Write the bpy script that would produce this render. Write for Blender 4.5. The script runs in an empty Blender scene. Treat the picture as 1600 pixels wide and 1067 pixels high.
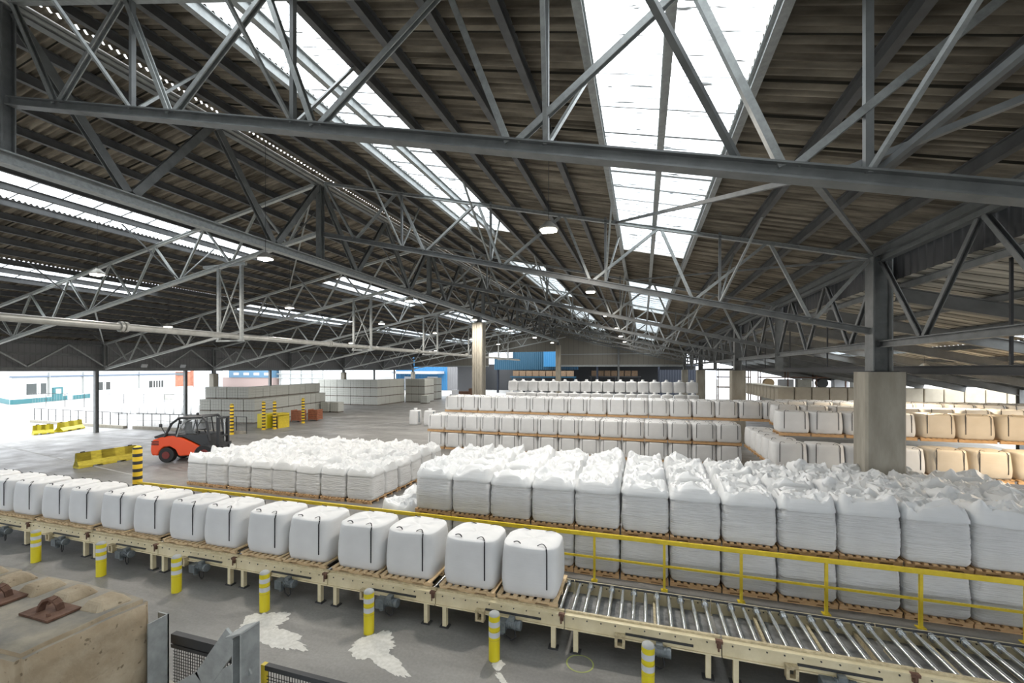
import bpy, math, random
from math import sin, cos, pi, radians, sqrt, atan2
from mathutils import Vector, Matrix, noise

S = bpy.context.scene
C = S.collection
PI = pi
R = random.Random(7)

# ------------------------------------------------------------------ camera
EYE = 5.6
cam_d = bpy.data.cameras.new('camera')
cam = bpy.data.objects.new('camera', cam_d)
C.objects.link(cam)
cam_d.sensor_width = 36.0
cam_d.lens = 665.0 / 1600.0 * 36.0
cam_d.shift_y = 43.5 / 1600.0
cam_d.clip_end = 1500
cam.location = (0, 0, EYE)
cam.rotation_euler = (radians(90), 0, math.atan(205 / 665.0))
S.camera = cam

# ------------------------------------------------------------------ world: white overcast sky
W = bpy.data.worlds.new('overcast_sky')
S.world = W
W.use_nodes = True
wn = W.node_tree
for n in list(wn.nodes):
    wn.nodes.remove(n)
out = wn.nodes.new('ShaderNodeOutputWorld')
bg = wn.nodes.new('ShaderNodeBackground')
tc = wn.nodes.new('ShaderNodeTexCoord')
sp = wn.nodes.new('ShaderNodeSeparateXYZ')
rp = wn.nodes.new('ShaderNodeValToRGB')
wn.links.new(tc.outputs['Generated'], sp.inputs[0])
wn.links.new(sp.outputs['Z'], rp.inputs[0])
rp.color_ramp.elements[0].position = 0.0
rp.color_ramp.elements[0].color = (0.62, 0.66, 0.72, 1)
rp.color_ramp.elements[1].position = 0.6
rp.color_ramp.elements[1].color = (0.95, 0.98, 1.0, 1)
wn.links.new(rp.outputs[0], bg.inputs[0])
bg.inputs[1].default_value = 1.0
wn.links.new(bg.outputs[0], out.inputs[0])

S.view_settings.view_transform = 'Standard'
S.view_settings.look = 'None'
S.view_settings.gamma = 1
S.view_settings.exposure = 2.38
S.view_settings.use_curve_mapping = False
try:
    S.cycles.max_bounces = 8
    S.cycles.diffuse_bounces = 5
    S.cycles.transparent_max_bounces = 16
    S.cycles.sample_clamp_indirect = 6
except Exception:
    pass

# roof data used by the lights and the roof
XL, XR, XW = -13.8, 6.8, -46.4            # ridge girder, valley girder, west facade
TY = [5.83, 15.66, 25.8, 35.95, 46.8, 57.7, 68.6, 79.4]   # truss planes
YG = 80.2                                  # gable wall
def chord_r(x): return 13.98 - 0.24 * (x + 13.8)
def chord_l(x): return 13.98 + 0.187 * (x + 13.8)
def roof(x):
    return (chord_r(x) if x > XL else chord_l(x)) + 0.34
SEG = [(-9.5, 20.6), (27.6, 40.9), (47.6, 61.2), (67.6, 78.4)]     # skylight stretches along the hall
STRIPS = [(-8.6, -6.05), (-0.95, 1.72), (-24.1, -21.5), (-33.3, -30.6)]

def portal(loc, size, rot):
    l = bpy.data.lights.new('sky_portal', 'AREA')
    l.shape = 'RECTANGLE'
    l.size, l.size_y = size
    l.energy = 1
    l.cycles.is_portal = True
    o = bpy.data.objects.new('sky_portal', l)
    C.objects.link(o)
    o.location = loc
    o.rotation_euler = rot
for a, b in STRIPS:
    for y0, y1 in SEG:
        m = (a + b) / 2
        sl = math.atan(-0.24 if m > XL else 0.187)
        portal((m, (y0 + y1) / 2, roof(m) + 0.08), (b - a, y1 - y0), (0, -sl, 0))
portal((XW - 0.6, 34, 2.8), (5.6, 92), (0, radians(90), 0))          # open west side
portal((-14, YG + 1, 3.0), (42, 6), (radians(-90), 0, 0))      # open north end

# ------------------------------------------------------------------ helpers
def nm(d, t, x=0, y=0):
    n = d.nodes.new(t); return n

MATS = {}
def mat(name, col, rough=0.6, metal=0.0, var=0.0, scale=4.0, col2=None, bump=0.0, bscale=20.0, spec=0.5, emit=None, estr=0, stretch=None, detail=4.0, gen=False):
    m = bpy.data.materials.new(name)
    m.use_nodes = True
    d = m.node_tree
    b = d.nodes['Principled BSDF']
    b.inputs['Base Color'].default_value = (*col, 1)
    b.inputs['Roughness'].default_value = rough
    b.inputs['Metallic'].default_value = metal
    b.inputs['Specular IOR Level'].default_value = spec
    if emit:
        b.inputs['Emission Color'].default_value = (*emit, 1)
        b.inputs['Emission Strength'].default_value = estr
    if var or col2:
        t = d.nodes.new('ShaderNodeTexCoord')
        mp = d.nodes.new('ShaderNodeMapping')
        d.links.new(t.outputs['Object'], mp.inputs[0])
        if stretch: mp.inputs['Scale'].default_value = stretch
        no = d.nodes.new('ShaderNodeTexNoise')
        no.inputs['Scale'].default_value = scale
        no.inputs['Detail'].default_value = detail
        no.inputs['Roughness'].default_value = 0.6
        d.links.new(mp.outputs[0], no.inputs['Vector'])
        r = d.nodes.new('ShaderNodeValToRGB')
        r.color_ramp.elements[0].position = 0.35
        r.color_ramp.elements[1].position = 0.68
        c2 = col2 if col2 else tuple(min(1, c * (1 + var)) for c in col)
        c1 = col if col2 else tuple(c * (1 - var) for c in col)
        r.color_ramp.elements[0].color = (*c1, 1)
        r.color_ramp.elements[1].color = (*c2, 1)
        d.links.new(no.outputs['Fac'], r.inputs[0])
        d.links.new(r.outputs[0], b.inputs['Base Color'])
    if bump:
        t = d.nodes.new('ShaderNodeTexCoord')
        mp = d.nodes.new('ShaderNodeMapping')
        d.links.new(t.outputs['Object'], mp.inputs[0])
        if stretch: mp.inputs['Scale'].default_value = stretch
        no = d.nodes.new('ShaderNodeTexNoise')
        no.inputs['Scale'].default_value = bscale
        no.inputs['Detail'].default_value = 3
        d.links.new(mp.outputs[0], no.inputs['Vector'])
        bu = d.nodes.new('ShaderNodeBump')
        bu.inputs['Strength'].default_value = bump
        bu.inputs['Distance'].default_value = 0.02
        d.links.new(no.outputs['Fac'], bu.inputs['Height'])
        d.links.new(bu.outputs[0], b.inputs['Normal'])
    MATS[name] = m
    return m

class MB:
    def __init__(s): s.v = []; s.f = []; s.o = Vector((0, 0, 0))
    def add(s, vs, fs):
        n = len(s.v)
        s.v += [tuple(v) for v in vs]
        s.f += [tuple(i + n for i in f) for f in fs]
        return s
    def box(s, c, d, rz=0, M=None):
        x, y, z = d[0] / 2, d[1] / 2, d[2] / 2
        vs = [Vector((a, b, e)) for a in (-x, x) for b in (-y, y) for e in (-z, z)]
        if M is not None: vs = [M @ v for v in vs]
        if rz: vs = [Matrix.Rotation(rz, 3, 'Z') @ v for v in vs]
        vs = [v + Vector(c) for v in vs]
        return s.add(vs, [(0, 1, 3, 2), (4, 6, 7, 5), (0, 4, 5, 1), (2, 3, 7, 6), (0, 2, 6, 4), (1, 5, 7, 3)])
    def b2(s, x0, x1, y0, y1, z0, z1):
        return s.box(((x0 + x1) / 2, (y0 + y1) / 2, (z0 + z1) / 2), (x1 - x0, y1 - y0, z1 - z0))
    def frame(s, p0, p1, up=(0, 0, 1)):
        p0, p1 = Vector(p0), Vector(p1)
        d = (p1 - p0).normalized()
        u = Vector(up)
        if abs(d.dot(u)) > 0.98: u = Vector((0, 1, 0))
        r = d.cross(u).normalized()
        u = r.cross(d).normalized()
        return p0, p1, d, r, u
    def prof(s, p0, p1, pts, up=(0, 0, 1)):
        p0, p1, d, r, u = s.frame(p0, p1, up)
        n = len(pts)
        vs = [p0 + r * a + u * b for a, b in pts] + [p1 + r * a + u * b for a, b in pts]
        fs = [(i, (i + 1) % n, n + (i + 1) % n, n + i) for i in range(n)]
        fs += [tuple(range(n))[::-1], tuple(range(n, 2 * n))]
        return s.add(vs, fs)
    def bar(s, p0, p1, w, h=None, up=(0, 0, 1)):
        h = h or w
        w, h = w / 2, h / 2
        return s.prof(p0, p1, [(-w, -h), (w, -h), (w, h), (-w, h)], up)
    def ibeam(s, p0, p1, w, h, t=0.03, up=(0, 0, 1)):
        w, h, q = w / 2, h / 2, t / 2
        return s.prof(p0, p1, [(-w, -h), (w, -h), (w, -h + t), (q, -h + t), (q, h - t), (w, h - t), (w, h), (-w, h), (-w, h - t), (-q, h - t), (-q, -h + t), (-w, -h + t)], up)
    def chan(s, p0, p1, w, h, t=0.02, up=(0, 0, 1)):
        w, h = w / 2, h / 2
        return s.prof(p0, p1, [(-w, -h), (w, -h), (w, -h + t), (-w + t, -h + t), (-w + t, h - t), (w, h - t), (w, h), (-w, h)], up)
    def tube(s, p0, p1, r, n=10, r1=None):
        r1 = r if r1 is None else r1
        p0, p1, d, a, u = s.frame(p0, p1)
        vs = [p0 + a * cos(2 * PI * i / n) * r + u * sin(2 * PI * i / n) * r for i in range(n)]
        vs += [p1 + a * cos(2 * PI * i / n) * r1 + u * sin(2 * PI * i / n) * r1 for i in range(n)]
        fs = [(i, (i + 1) % n, n + (i + 1) % n, n + i) for i in range(n)]
        fs += [tuple(range(n))[::-1], tuple(range(n, 2 * n))]
        return s.add(vs, fs)
    def path(s, pts, r, n=6):
        for a, b in zip(pts[:-1], pts[1:]): s.tube(a, b, r, n)
        return s
    def lathe(s, c, prof, n=20):
        vs = []; fs = []
        for r, z in prof:
            for i in range(n):
                a = 2 * PI * i / n
                vs.append(Vector(c) + Vector((r * cos(a), r * sin(a), z)))
        m = len(prof)
        for j in range(m - 1):
            for i in range(n):
                k = (i + 1) % n
                fs.append((j * n + i, j * n + k, (j + 1) * n + k, (j + 1) * n + i))
        fs.append(tuple(range(n))[::-1]); fs.append(tuple((m - 1) * n + i for i in range(n)))
        return s.add(vs, fs)
    def prism(s, pts, y0, y1, axis='Y'):
        n = len(pts)
        if axis == 'Y': vs = [(a, y0, b) for a, b in pts] + [(a, y1, b) for a, b in pts]
        elif axis == 'X': vs = [(y0, a, b) for a, b in pts] + [(y1, a, b) for a, b in pts]
        else: vs = [(a, b, y0) for a, b in pts] + [(a, b, y1) for a, b in pts]
        fs = [(i, (i + 1) % n, n + (i + 1) % n, n + i) for i in range(n)] + [tuple(range(n))[::-1], tuple(range(n, 2 * n))]
        return s.add(vs, fs)
    def build(s, name, m, parent=None, smooth=False, bevel=0, loc=None):
        me = bpy.data.meshes.new(name)
        vs = s.v
        if loc is not None:
            l = Vector(loc); vs = [tuple(Vector(v) - l) for v in vs]
        me.from_pydata(vs, [], s.f)
        me.update()
        import bmesh
        bm = bmesh.new(); bm.from_mesh(me)
        bmesh.ops.recalc_face_normals(bm, faces=bm.faces)
        bm.to_mesh(me); bm.free()
        if isinstance(m, (list, tuple)):
            for q in m: me.materials.append(q)
        else: me.materials.append(m)
        if smooth:
            for p in me.polygons: p.use_smooth = True
            if smooth == 'auto':
                try: me.set_sharp_from_angle(angle=radians(40))
                except Exception: pass
        o = bpy.data.objects.new(name, me)
        C.objects.link(o)
        if parent: o.parent = parent
        if loc is not None: o.location = loc
        if bevel:
            b = o.modifiers.new('bevel', 'BEVEL'); b.width = bevel; b.segments = 2; b.limit_method = 'ANGLE'
        return o

def tag(o, label=None, cat=None, group=None, kind=None):
    if label: o['label'] = label
    if cat: o['category'] = cat
    if group: o['group'] = group
    if kind: o['kind'] = kind
    return o
def empty(name, loc=(0, 0, 0), rz=0, label=None, cat=None, group=None):
    o = bpy.data.objects.new(name, None)
    o.empty_display_size = 0.2
    C.objects.link(o)
    o.location = loc
    o.rotation_euler = (0, 0, rz)
    return tag(o, label, cat, group)
def struct(o): return tag(o, kind='structure')
KIDS = {}
def kids(o):
    return [c for c in o.children]
def copy_tree(o, loc=None, rz=None, label=None, group=None, parent=None, src=None):
    c = o.copy(); C.objects.link(c)
    if parent: c.parent = parent
    if loc is not None: c.location = loc
    if rz is not None: c.rotation_euler = (0, 0, rz)
    if label: c['label'] = label
    if group: c['group'] = group
    for ch in src if src is not None else kids(o):
        copy_tree(ch, parent=c)
    return c
ORD = ['first', 'second', 'third', 'fourth', 'fifth', 'sixth', 'seventh', 'eighth', 'ninth', 'tenth', 'eleventh', 'twelfth', 'thirteenth', 'fourteenth', 'fifteenth', 'sixteenth', 'seventeenth', 'eighteenth', 'nineteenth', 'twentieth', 'twenty-first', 'twenty-second', 'twenty-third', 'twenty-fourth', 'twenty-fifth', 'twenty-sixth', 'twenty-seventh', 'twenty-eighth', 'twenty-ninth', 'thirtieth']

# ------------------------------------------------------------------ materials
M_steel = mat('grey_painted_steel', (0.135, 0.143, 0.145), 0.45, 0.0, col2=(0.19, 0.2, 0.2), scale=3)
M_galv = mat('galvanised_steel', (0.27, 0.285, 0.28), 0.45, 0.25, col2=(0.37, 0.39, 0.385), scale=9)
M_galv_b = mat('bright_galvanised_steel', (0.46, 0.48, 0.47), 0.45, 0.2, col2=(0.58, 0.60, 0.59), scale=9)
M_purl = mat('purlin_steel', (0.075, 0.078, 0.08), 0.55, col2=(0.12, 0.123, 0.125), scale=2)
M_pipe = mat('pipe_metal', (0.38, 0.38, 0.355), 0.4, 0.3, col2=(0.50, 0.50, 0.47), scale=3)
M_concrete = mat('column_concrete', (0.24, 0.222, 0.185), 0.85, col2=(0.33, 0.31, 0.26), scale=3, bump=0.15, bscale=30, stretch=(1, 1, 0.25))
M_cream = mat('cream_paint', (0.60, 0.52, 0.33), 0.5, col2=(0.70, 0.62, 0.42), scale=4)
M_cream_d = mat('cream_paint_worn', (0.40, 0.33, 0.20), 0.6, col2=(0.58, 0.50, 0.33), scale=14)
M_roller = mat('zinc_roller', (0.62, 0.65, 0.66), 0.22, 0.95, col2=(0.78, 0.80, 0.8), scale=8)
M_pan = mat('dusty_pan', (0.09, 0.092, 0.092), 0.6, 0.1, col2=(0.30, 0.30, 0.29), scale=3.5, detail=7)
M_black = mat('black_rubber', (0.015, 0.015, 0.016), 0.6)
M_strap = mat('black_webbing', (0.02, 0.021, 0.024), 0.7)
M_dark = mat('dark_metal', (0.045, 0.047, 0.05), 0.5, 0.3)
M_motor = mat('motor_grey', (0.10, 0.12, 0.13), 0.45, 0.2, col2=(0.17, 0.19, 0.2), scale=10)
M_yellow = mat('safety_yellow', (0.62, 0.46, 0.02), 0.45, col2=(0.72, 0.55, 0.035), scale=6)
M_yellow_d = mat('worn_yellow', (0.42, 0.33, 0.03), 0.7, col2=(0.62, 0.52, 0.05), scale=3, stretch=(1, 1, 3), detail=6)
M_bolly = mat('bollard_yellow', (0.62, 0.52, 0.015), 0.35)
M_reflect = mat('white_band', (0.5, 0.52, 0.55), 0.4)
M_grey = mat('grey_cap', (0.36, 0.37, 0.36), 0.8)
M_orange = mat('forklift_orange', (0.80, 0.085, 0.018), 0.35)
M_wood = mat('pallet_wood', (0.46, 0.28, 0.13), 0.8, col2=(0.62, 0.41, 0.22), scale=5, stretch=(1, 6, 6))
M_wood_n = mat('pallet_wood_pale', (0.50, 0.36, 0.20), 0.8, col2=(0.66, 0.50, 0.31), scale=5, stretch=(1, 6, 6))
M_board = mat('dark_board', (0.10, 0.085, 0.07), 0.7, col2=(0.18, 0.155, 0.13), scale=6)
M_rust = mat('rusty_steel', (0.10, 0.05, 0.032), 0.75, 0.2, col2=(0.19, 0.105, 0.07), scale=9, bump=0.2, bscale=40)
M_white = mat('white_render', (0.68, 0.69, 0.68), 0.8, col2=(0.76, 0.77, 0.77), scale=0.5)
M_teal = mat('teal_paint', (0.04, 0.16, 0.18), 0.6)
M_glass = mat('window_dark_glass', (0.05, 0.06, 0.06), 0.1, 0.0, spec=0.8)
M_brick = mat('red_brick', (0.36, 0.13, 0.08), 0.9, col2=(0.46, 0.2, 0.13), scale=1.2)
M_blue = mat('blue_cladding', (0.006, 0.055, 0.10), 0.45)
M_blue_l = mat('light_blue_cladding', (0.02, 0.15, 0.32), 0.45)
M_navy = mat('navy_cladding', (0.004, 0.008, 0.018), 0.5)
M_card = mat('cardboard_crate', (0.15, 0.095, 0.055), 0.85, col2=(0.22, 0.15, 0.095), scale=4)
M_crate = mat('red_brown_crate', (0.32, 0.11, 0.055), 0.8, col2=(0.42, 0.17, 0.09), scale=4)
M_lens = mat('lamp_lens', (1, 1, 1), 0.4, emit=(1.0, 0.93, 0.82), estr=6)
M_alu = mat('lamp_housing', (0.35, 0.34, 0.31), 0.4, 0.4)
M_pale = mat('pale_block', (0.36, 0.36, 0.32), 0.85, col2=(0.44, 0.44, 0.40), scale=2)
M_mesh = mat('black_wire', (0.025, 0.025, 0.025), 0.5, 0.3)
M_powder = mat('white_powder', (0.50, 0.49, 0.45), 0.95, col2=(0.62, 0.61, 0.57), scale=12)
M_line = mat('faded_floor_line', (0.42, 0.42, 0.40), 0.8, col2=(0.28, 0.27, 0.26), scale=3, detail=6)
M_grass = mat('light_green_mark', (0.34, 0.38, 0.12), 0.8)

def m_bag(name, c1, c2, folds=1.0, vscale=2.4, transl=0.0):
    m = bpy.data.materials.new(name); m.use_nodes = True
    d = m.node_tree; b = d.nodes['Principled BSDF']
    b.inputs['Roughness'].default_value = 0.5
    b.inputs['Specular IOR Level'].default_value = 0.35
    t = d.nodes.new('ShaderNodeTexCoord')
    mp = d.nodes.new('ShaderNodeMapping'); mp.inputs['Scale'].default_value = (1.3, 1.3, 14)
    d.links.new(t.outputs['Object'], mp.inputs[0])
    no = d.nodes.new('ShaderNodeTexNoise'); no.inputs['Scale'].default_value = vscale; no.inputs['Detail'].default_value = 4
    d.links.new(mp.outputs[0], no.inputs['Vector'])
    bu = d.nodes.new('ShaderNodeBump'); bu.inputs['Strength'].default_value = 0.35 * folds; bu.inputs['Distance'].default_value = 0.03
    d.links.new(no.outputs['Fac'], bu.inputs['Height'])
    d.links.new(bu.outputs[0], b.inputs['Normal'])
    n2 = d.nodes.new('ShaderNodeTexNoise'); n2.inputs['Scale'].default_value = 1.6; n2.inputs['Detail'].default_value = 3
    d.links.new(t.outputs['Object'], n2.inputs['Vector'])
    r = d.nodes.new('ShaderNodeValToRGB')
    r.color_ramp.elements[0].position = 0.3; r.color_ramp.elements[1].position = 0.7
    r.color_ramp.elements[0].color = (*c1, 1); r.color_ramp.elements[1].color = (*c2, 1)
    d.links.new(n2.outputs['Fac'], r.inputs[0]); d.links.new(r.outputs[0], b.inputs['Base Color'])
    return m
M_bag = m_bag('woven_white_fabric', (0.60, 0.605, 0.605), (0.67, 0.675, 0.675), 0.25)
M_wrap = m_bag('wrapped_white_sack', (0.58, 0.585, 0.585), (0.66, 0.665, 0.665), 2.4)
M_film = m_bag('crumpled_white_film', (0.62, 0.635, 0.64), (0.70, 0.71, 0.715), 0.8, 1.2)
M_warmbag = m_bag('warm_lit_fabric', (0.52, 0.455, 0.36), (0.58, 0.515, 0.42), 0.3)  # white bag fabric with the warm lamp tint mixed into its colour

def m_floor():
    m = bpy.data.materials.new('hall_floor_asphalt'); m.use_nodes = True
    d = m.node_tree; b = d.nodes['Principled BSDF']; L = d.links.new
    t = d.nodes.new('ShaderNodeTexCoord')
    def noi(sc, det, ro, stretch=(1, 1, 1), rot=0):
        mp = d.nodes.new('ShaderNodeMapping'); mp.inputs['Scale'].default_value = stretch; mp.inputs['Rotation'].default_value = (0, 0, rot)
        L(t.outputs['Object'], mp.inputs[0])
        n = d.nodes.new('ShaderNodeTexNoise'); n.inputs['Scale'].default_value = sc; n.inputs['Detail'].default_value = det; n.inputs['Roughness'].default_value = ro
        L(mp.outputs[0], n.inputs['Vector']); return n
    def ramp(n, p0, p1, c0, c1):
        r = d.nodes.new('ShaderNodeValToRGB')
        r.color_ramp.elements[0].position = p0; r.color_ramp.elements[1].position = p1
        r.color_ramp.elements[0].color = (*c0, 1); r.color_ramp.elements[1].color = (*c1, 1)
        L(n.outputs['Fac'], r.inputs[0]); return r
    a = ramp(noi(0.35, 7, 0.6, (0.35, 1.6, 1), 0.25), 0.3, 0.7, (0.125, 0.122, 0.116), (0.25, 0.244, 0.23))
    e = ramp(noi(1.4, 10, 0.7, (0.5, 1.4, 1), 0.1), 0.48, 0.74, (0, 0, 0), (0.55, 0.55, 0.55))
    f = ramp(noi(18, 4, 0.6), 0.3, 0.75, (0.86, 0.86, 0.86), (1.1, 1.1, 1.1))
    mx = d.nodes.new('ShaderNodeMix'); mx.data_type = 'RGBA'
    L(e.outputs[0], mx.inputs['Factor']); L(a.outputs[0], mx.inputs['A']); mx.inputs['B'].default_value = (0.30, 0.295, 0.275, 1)
    m2 = d.nodes.new('ShaderNodeMix'); m2.data_type = 'RGBA'; m2.blend_type = 'MULTIPLY'; m2.inputs['Factor'].default_value = 1
    L(mx.outputs['Result'], m2.inputs['A']); L(f.outputs[0], m2.inputs['B'])
    L(m2.outputs['Result'], b.inputs['Base Color'])
    rr = ramp(noi(0.8, 5, 0.6), 0.3, 0.7, (0.38, 0.38, 0.38), (0.62, 0.62, 0.62))
    L(rr.outputs[0], b.inputs['Roughness'])
    return m
M_floor = m_floor()

def m_roof(name, c1, c2, seam=1.05, ripple_streaks=True):
    m = bpy.data.materials.new(name); m.use_nodes = True
    d = m.node_tree; b = d.nodes['Principled BSDF']; L = d.links.new
    b.inputs['Roughness'].default_value = 0.9; b.inputs['Specular IOR Level'].default_value = 0.2
    t = d.nodes.new('ShaderNodeTexCoord')
    mp = d.nodes.new('ShaderNodeMapping'); mp.inputs['Scale'].default_value = (0.6, 2.2, 1)
    L(t.outputs['Object'], mp.inputs[0])
    n = d.nodes.new('ShaderNodeTexNoise'); n.inputs['Scale'].default_value = 1.5; n.inputs['Detail'].default_value = 8; n.inputs['Roughness'].default_value = 0.65
    L(mp.outputs[0], n.inputs['Vector'])
    r = d.nodes.new('ShaderNodeValToRGB')
    r.color_ramp.elements[0].position = 0.32; r.color_ramp.elements[1].position = 0.68
    r.color_ramp.elements[0].color = (*c1, 1); r.color_ramp.elements[1].color = (*c2, 1)
    L(n.outputs['Fac'], r.inputs[0])
    s = d.nodes.new('ShaderNodeSeparateXYZ'); L(t.outputs['Object'], s.inputs[0])
    mo = d.nodes.new('ShaderNodeMath'); mo.operation = 'MODULO'; mo.inputs[1].default_value = seam
    ad = d.nodes.new('ShaderNodeMath'); ad.operation = 'ADD'; ad.inputs[1].default_value = 100
    L(s.outputs['Y'], ad.inputs[0]); L(ad.outputs[0], mo.inputs[0])
    lt = d.nodes.new('ShaderNodeMath'); lt.operation = 'LESS_THAN'; lt.inputs[1].default_value = 0.035
    L(mo.outputs[0], lt.inputs[0])
    mp2 = d.nodes.new('ShaderNodeMapping'); mp2.inputs['Scale'].default_value = (0.22, 5.6, 1)  # stain streaks along the slope, also standing in for shaded corrugation ripples
    L(t.outputs['Object'], mp2.inputs[0])
    n2 = d.nodes.new('ShaderNodeTexNoise'); n2.inputs['Scale'].default_value = 1.0; n2.inputs['Detail'].default_value = 3
    L(mp2.outputs[0], n2.inputs['Vector'])
    r2 = d.nodes.new('ShaderNodeValToRGB'); r2.color_ramp.elements[0].position = 0.36; r2.color_ramp.elements[1].position = 0.62
    r2.color_ramp.elements[0].color = (0.45, 0.44, 0.42, 1); r2.color_ramp.elements[1].color = (1.25, 1.25, 1.22, 1)
    L(n2.outputs['Fac'], r2.inputs[0])
    mu = d.nodes.new('ShaderNodeMix'); mu.data_type = 'RGBA'; mu.blend_type = 'MULTIPLY'; mu.inputs['Factor'].default_value = 1
    L(r.outputs[0], mu.inputs['A']); L(r2.outputs[0], mu.inputs['B'])
    mx = d.nodes.new('ShaderNodeMix'); mx.data_type = 'RGBA'
    L(lt.outputs[0], mx.inputs['Factor']); L(mu.outputs['Result'], mx.inputs['A']); mx.inputs['B'].default_value = (0.03, 0.028, 0.022, 1)
    L(mx.outputs['Result'], b.inputs['Base Color'])
    return m
M_roof = m_roof('fibre_cement_sheet', (0.15, 0.13, 0.105), (0.31, 0.275, 0.225))
M_roof_b = m_roof('beige_roof_sheet', (0.44, 0.425, 0.385), (0.54, 0.52, 0.47), 0.6)

def m_skylight():
    m = bpy.data.materials.new('translucent_skylight_sheet'); m.use_nodes = True
    d = m.node_tree; L = d.links.new
    for n in list(d.nodes): d.nodes.remove(n)
    o = d.nodes.new('ShaderNodeOutputMaterial')
    tr = d.nodes.new('ShaderNodeBsdfTransparent'); tr.inputs[0].default_value = (0.80, 0.82, 0.83, 1)
    df = d.nodes.new('ShaderNodeBsdfTranslucent'); df.inputs[0].default_value = (0.8, 0.82, 0.82, 1)
    dirt = d.nodes.new('ShaderNodeBsdfDiffuse'); dirt.inputs[0].default_value = (0.10, 0.10, 0.09, 1)
    a = d.nodes.new('ShaderNodeMixShader'); a.inputs[0].default_value = 0.12
    L(tr.outputs[0], a.inputs[1]); L(df.outputs[0], a.inputs[2])
    t = d.nodes.new('ShaderNodeTexCoord'); s = d.nodes.new('ShaderNodeSeparateXYZ'); L(t.outputs['Object'], s.inputs[0])
    ad = d.nodes.new('ShaderNodeMath'); ad.operation = 'ADD'; ad.inputs[1].default_value = 100; L(s.outputs['Y'], ad.inputs[0])
    mo = d.nodes.new('ShaderNodeMath'); mo.operation = 'MODULO'; mo.inputs[1].default_value = 1.05; L(ad.outputs[0], mo.inputs[0])
    lt = d.nodes.new('ShaderNodeMath'); lt.operation = 'LESS_THAN'; lt.inputs[1].default_value = 0.03; L(mo.outputs[0], lt.inputs[0])
    mp = d.nodes.new('ShaderNodeMapping'); mp.inputs['Scale'].default_value = (0.9, 13, 1); L(t.outputs['Object'], mp.inputs[0])
    n = d.nodes.new('ShaderNodeTexNoise'); n.inputs['Scale'].default_value = 1.6; n.inputs['Detail'].default_value = 5; L(mp.outputs[0], n.inputs['Vector'])
    r = d.nodes.new('ShaderNodeValToRGB'); r.color_ramp.elements[0].position = 0.60; r.color_ramp.elements[1].position = 0.68
    L(n.outputs['Fac'], r.inputs[0])
    mxm = d.nodes.new('ShaderNodeMath'); mxm.operation = 'MAXIMUM'; L(lt.outputs[0], mxm.inputs[0]); L(r.outputs[0], mxm.inputs[1])
    sc = d.nodes.new('ShaderNodeMath'); sc.operation = 'MULTIPLY'; sc.inputs[1].default_value = 0.96; L(mxm.outputs[0], sc.inputs[0])
    b = d.nodes.new('ShaderNodeMixShader'); L(sc.outputs[0], b.inputs[0]); L(a.outputs[0], b.inputs[1]); L(dirt.outputs[0], b.inputs[2])
    L(b.outputs[0], o.inputs[0])
    return m
M_sky = m_skylight()

def m_stripes(name, ca, cb, axis, period, duty=0.5, rough=0.6, off=0.0):
    m = bpy.data.materials.new(name); m.use_nodes = True
    d = m.node_tree; b = d.nodes['Principled BSDF']; L = d.links.new
    b.inputs['Roughness'].default_value = rough
    t = d.nodes.new('ShaderNodeTexCoord'); s = d.nodes.new('ShaderNodeSeparateXYZ'); L(t.outputs['Object'], s.inputs[0])
    ad = d.nodes.new('ShaderNodeMath'); ad.operation = 'ADD'; ad.inputs[1].default_value = period * 1000 + off; L(s.outputs[axis], ad.inputs[0])
    mo = d.nodes.new('ShaderNodeMath'); mo.operation = 'MODULO'; mo.inputs[1].default_value = period; L(ad.outputs[0], mo.inputs[0])
    lt = d.nodes.new('ShaderNodeMath'); lt.operation = 'LESS_THAN'; lt.inputs[1].default_value = period * duty; L(mo.outputs[0], lt.inputs[0])
    mx = d.nodes.new('ShaderNodeMix'); mx.data_type = 'RGBA'; L(lt.outputs[0], mx.inputs['Factor'])
    mx.inputs['A'].default_value = (*ca, 1); mx.inputs['B'].default_value = (*cb, 1)
    L(mx.outputs['Result'], b.inputs['Base Color'])
    return m
M_pole = m_stripes('yellow_black_bands', (0.75, 0.50, 0.02), (0.02, 0.02, 0.02), 'Z', 0.29, 0.42, off=0.1)
M_cladding = m_stripes('grey_cladding', (0.20, 0.20, 0.205), (0.15, 0.15, 0.155), 'Y', 0.33, 0.15)
M_gable = m_stripes('brown_grey_cladding', (0.20, 0.185, 0.155), (0.15, 0.14, 0.12), 'X', 0.9, 0.08)
M_blocks = m_stripes('pale_block_courses', (0.40, 0.405, 0.37), (0.27, 0.27, 0.245), 'X', 0.3, 0.08)

def m_bigblock():
    m = mat('weathered_block_concrete', (0.31, 0.24, 0.155), 0.9, col2=(0.46, 0.385, 0.275), scale=3.2, detail=9, bump=0.6, bscale=14)
    d = m.node_tree; b = d.nodes['Principled BSDF']; L = d.links.new
    src = b.inputs['Base Color'].links[0].from_socket
    t = d.nodes.new('ShaderNodeTexCoord')
    v = d.nodes.new('ShaderNodeTexNoise'); v.inputs['Scale'].default_value = 22; v.inputs['Detail'].default_value = 2
    L(t.outputs['Object'], v.inputs['Vector'])
    r = d.nodes.new('ShaderNodeValToRGB'); r.color_ramp.elements[0].position = 0.66; r.color_ramp.elements[1].position = 0.72
    L(v.outputs['Fac'], r.inputs[0])
    mx = d.nodes.new('ShaderNodeMix'); mx.data_type = 'RGBA'; L(r.outputs[0], mx.inputs['Factor']); L(src, mx.inputs['A']); mx.inputs['B'].default_value = (0.17, 0.13, 0.08, 1)
    L(mx.outputs['Result'], b.inputs['Base Color'])
    return m
M_bigblock = m_bigblock()
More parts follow.
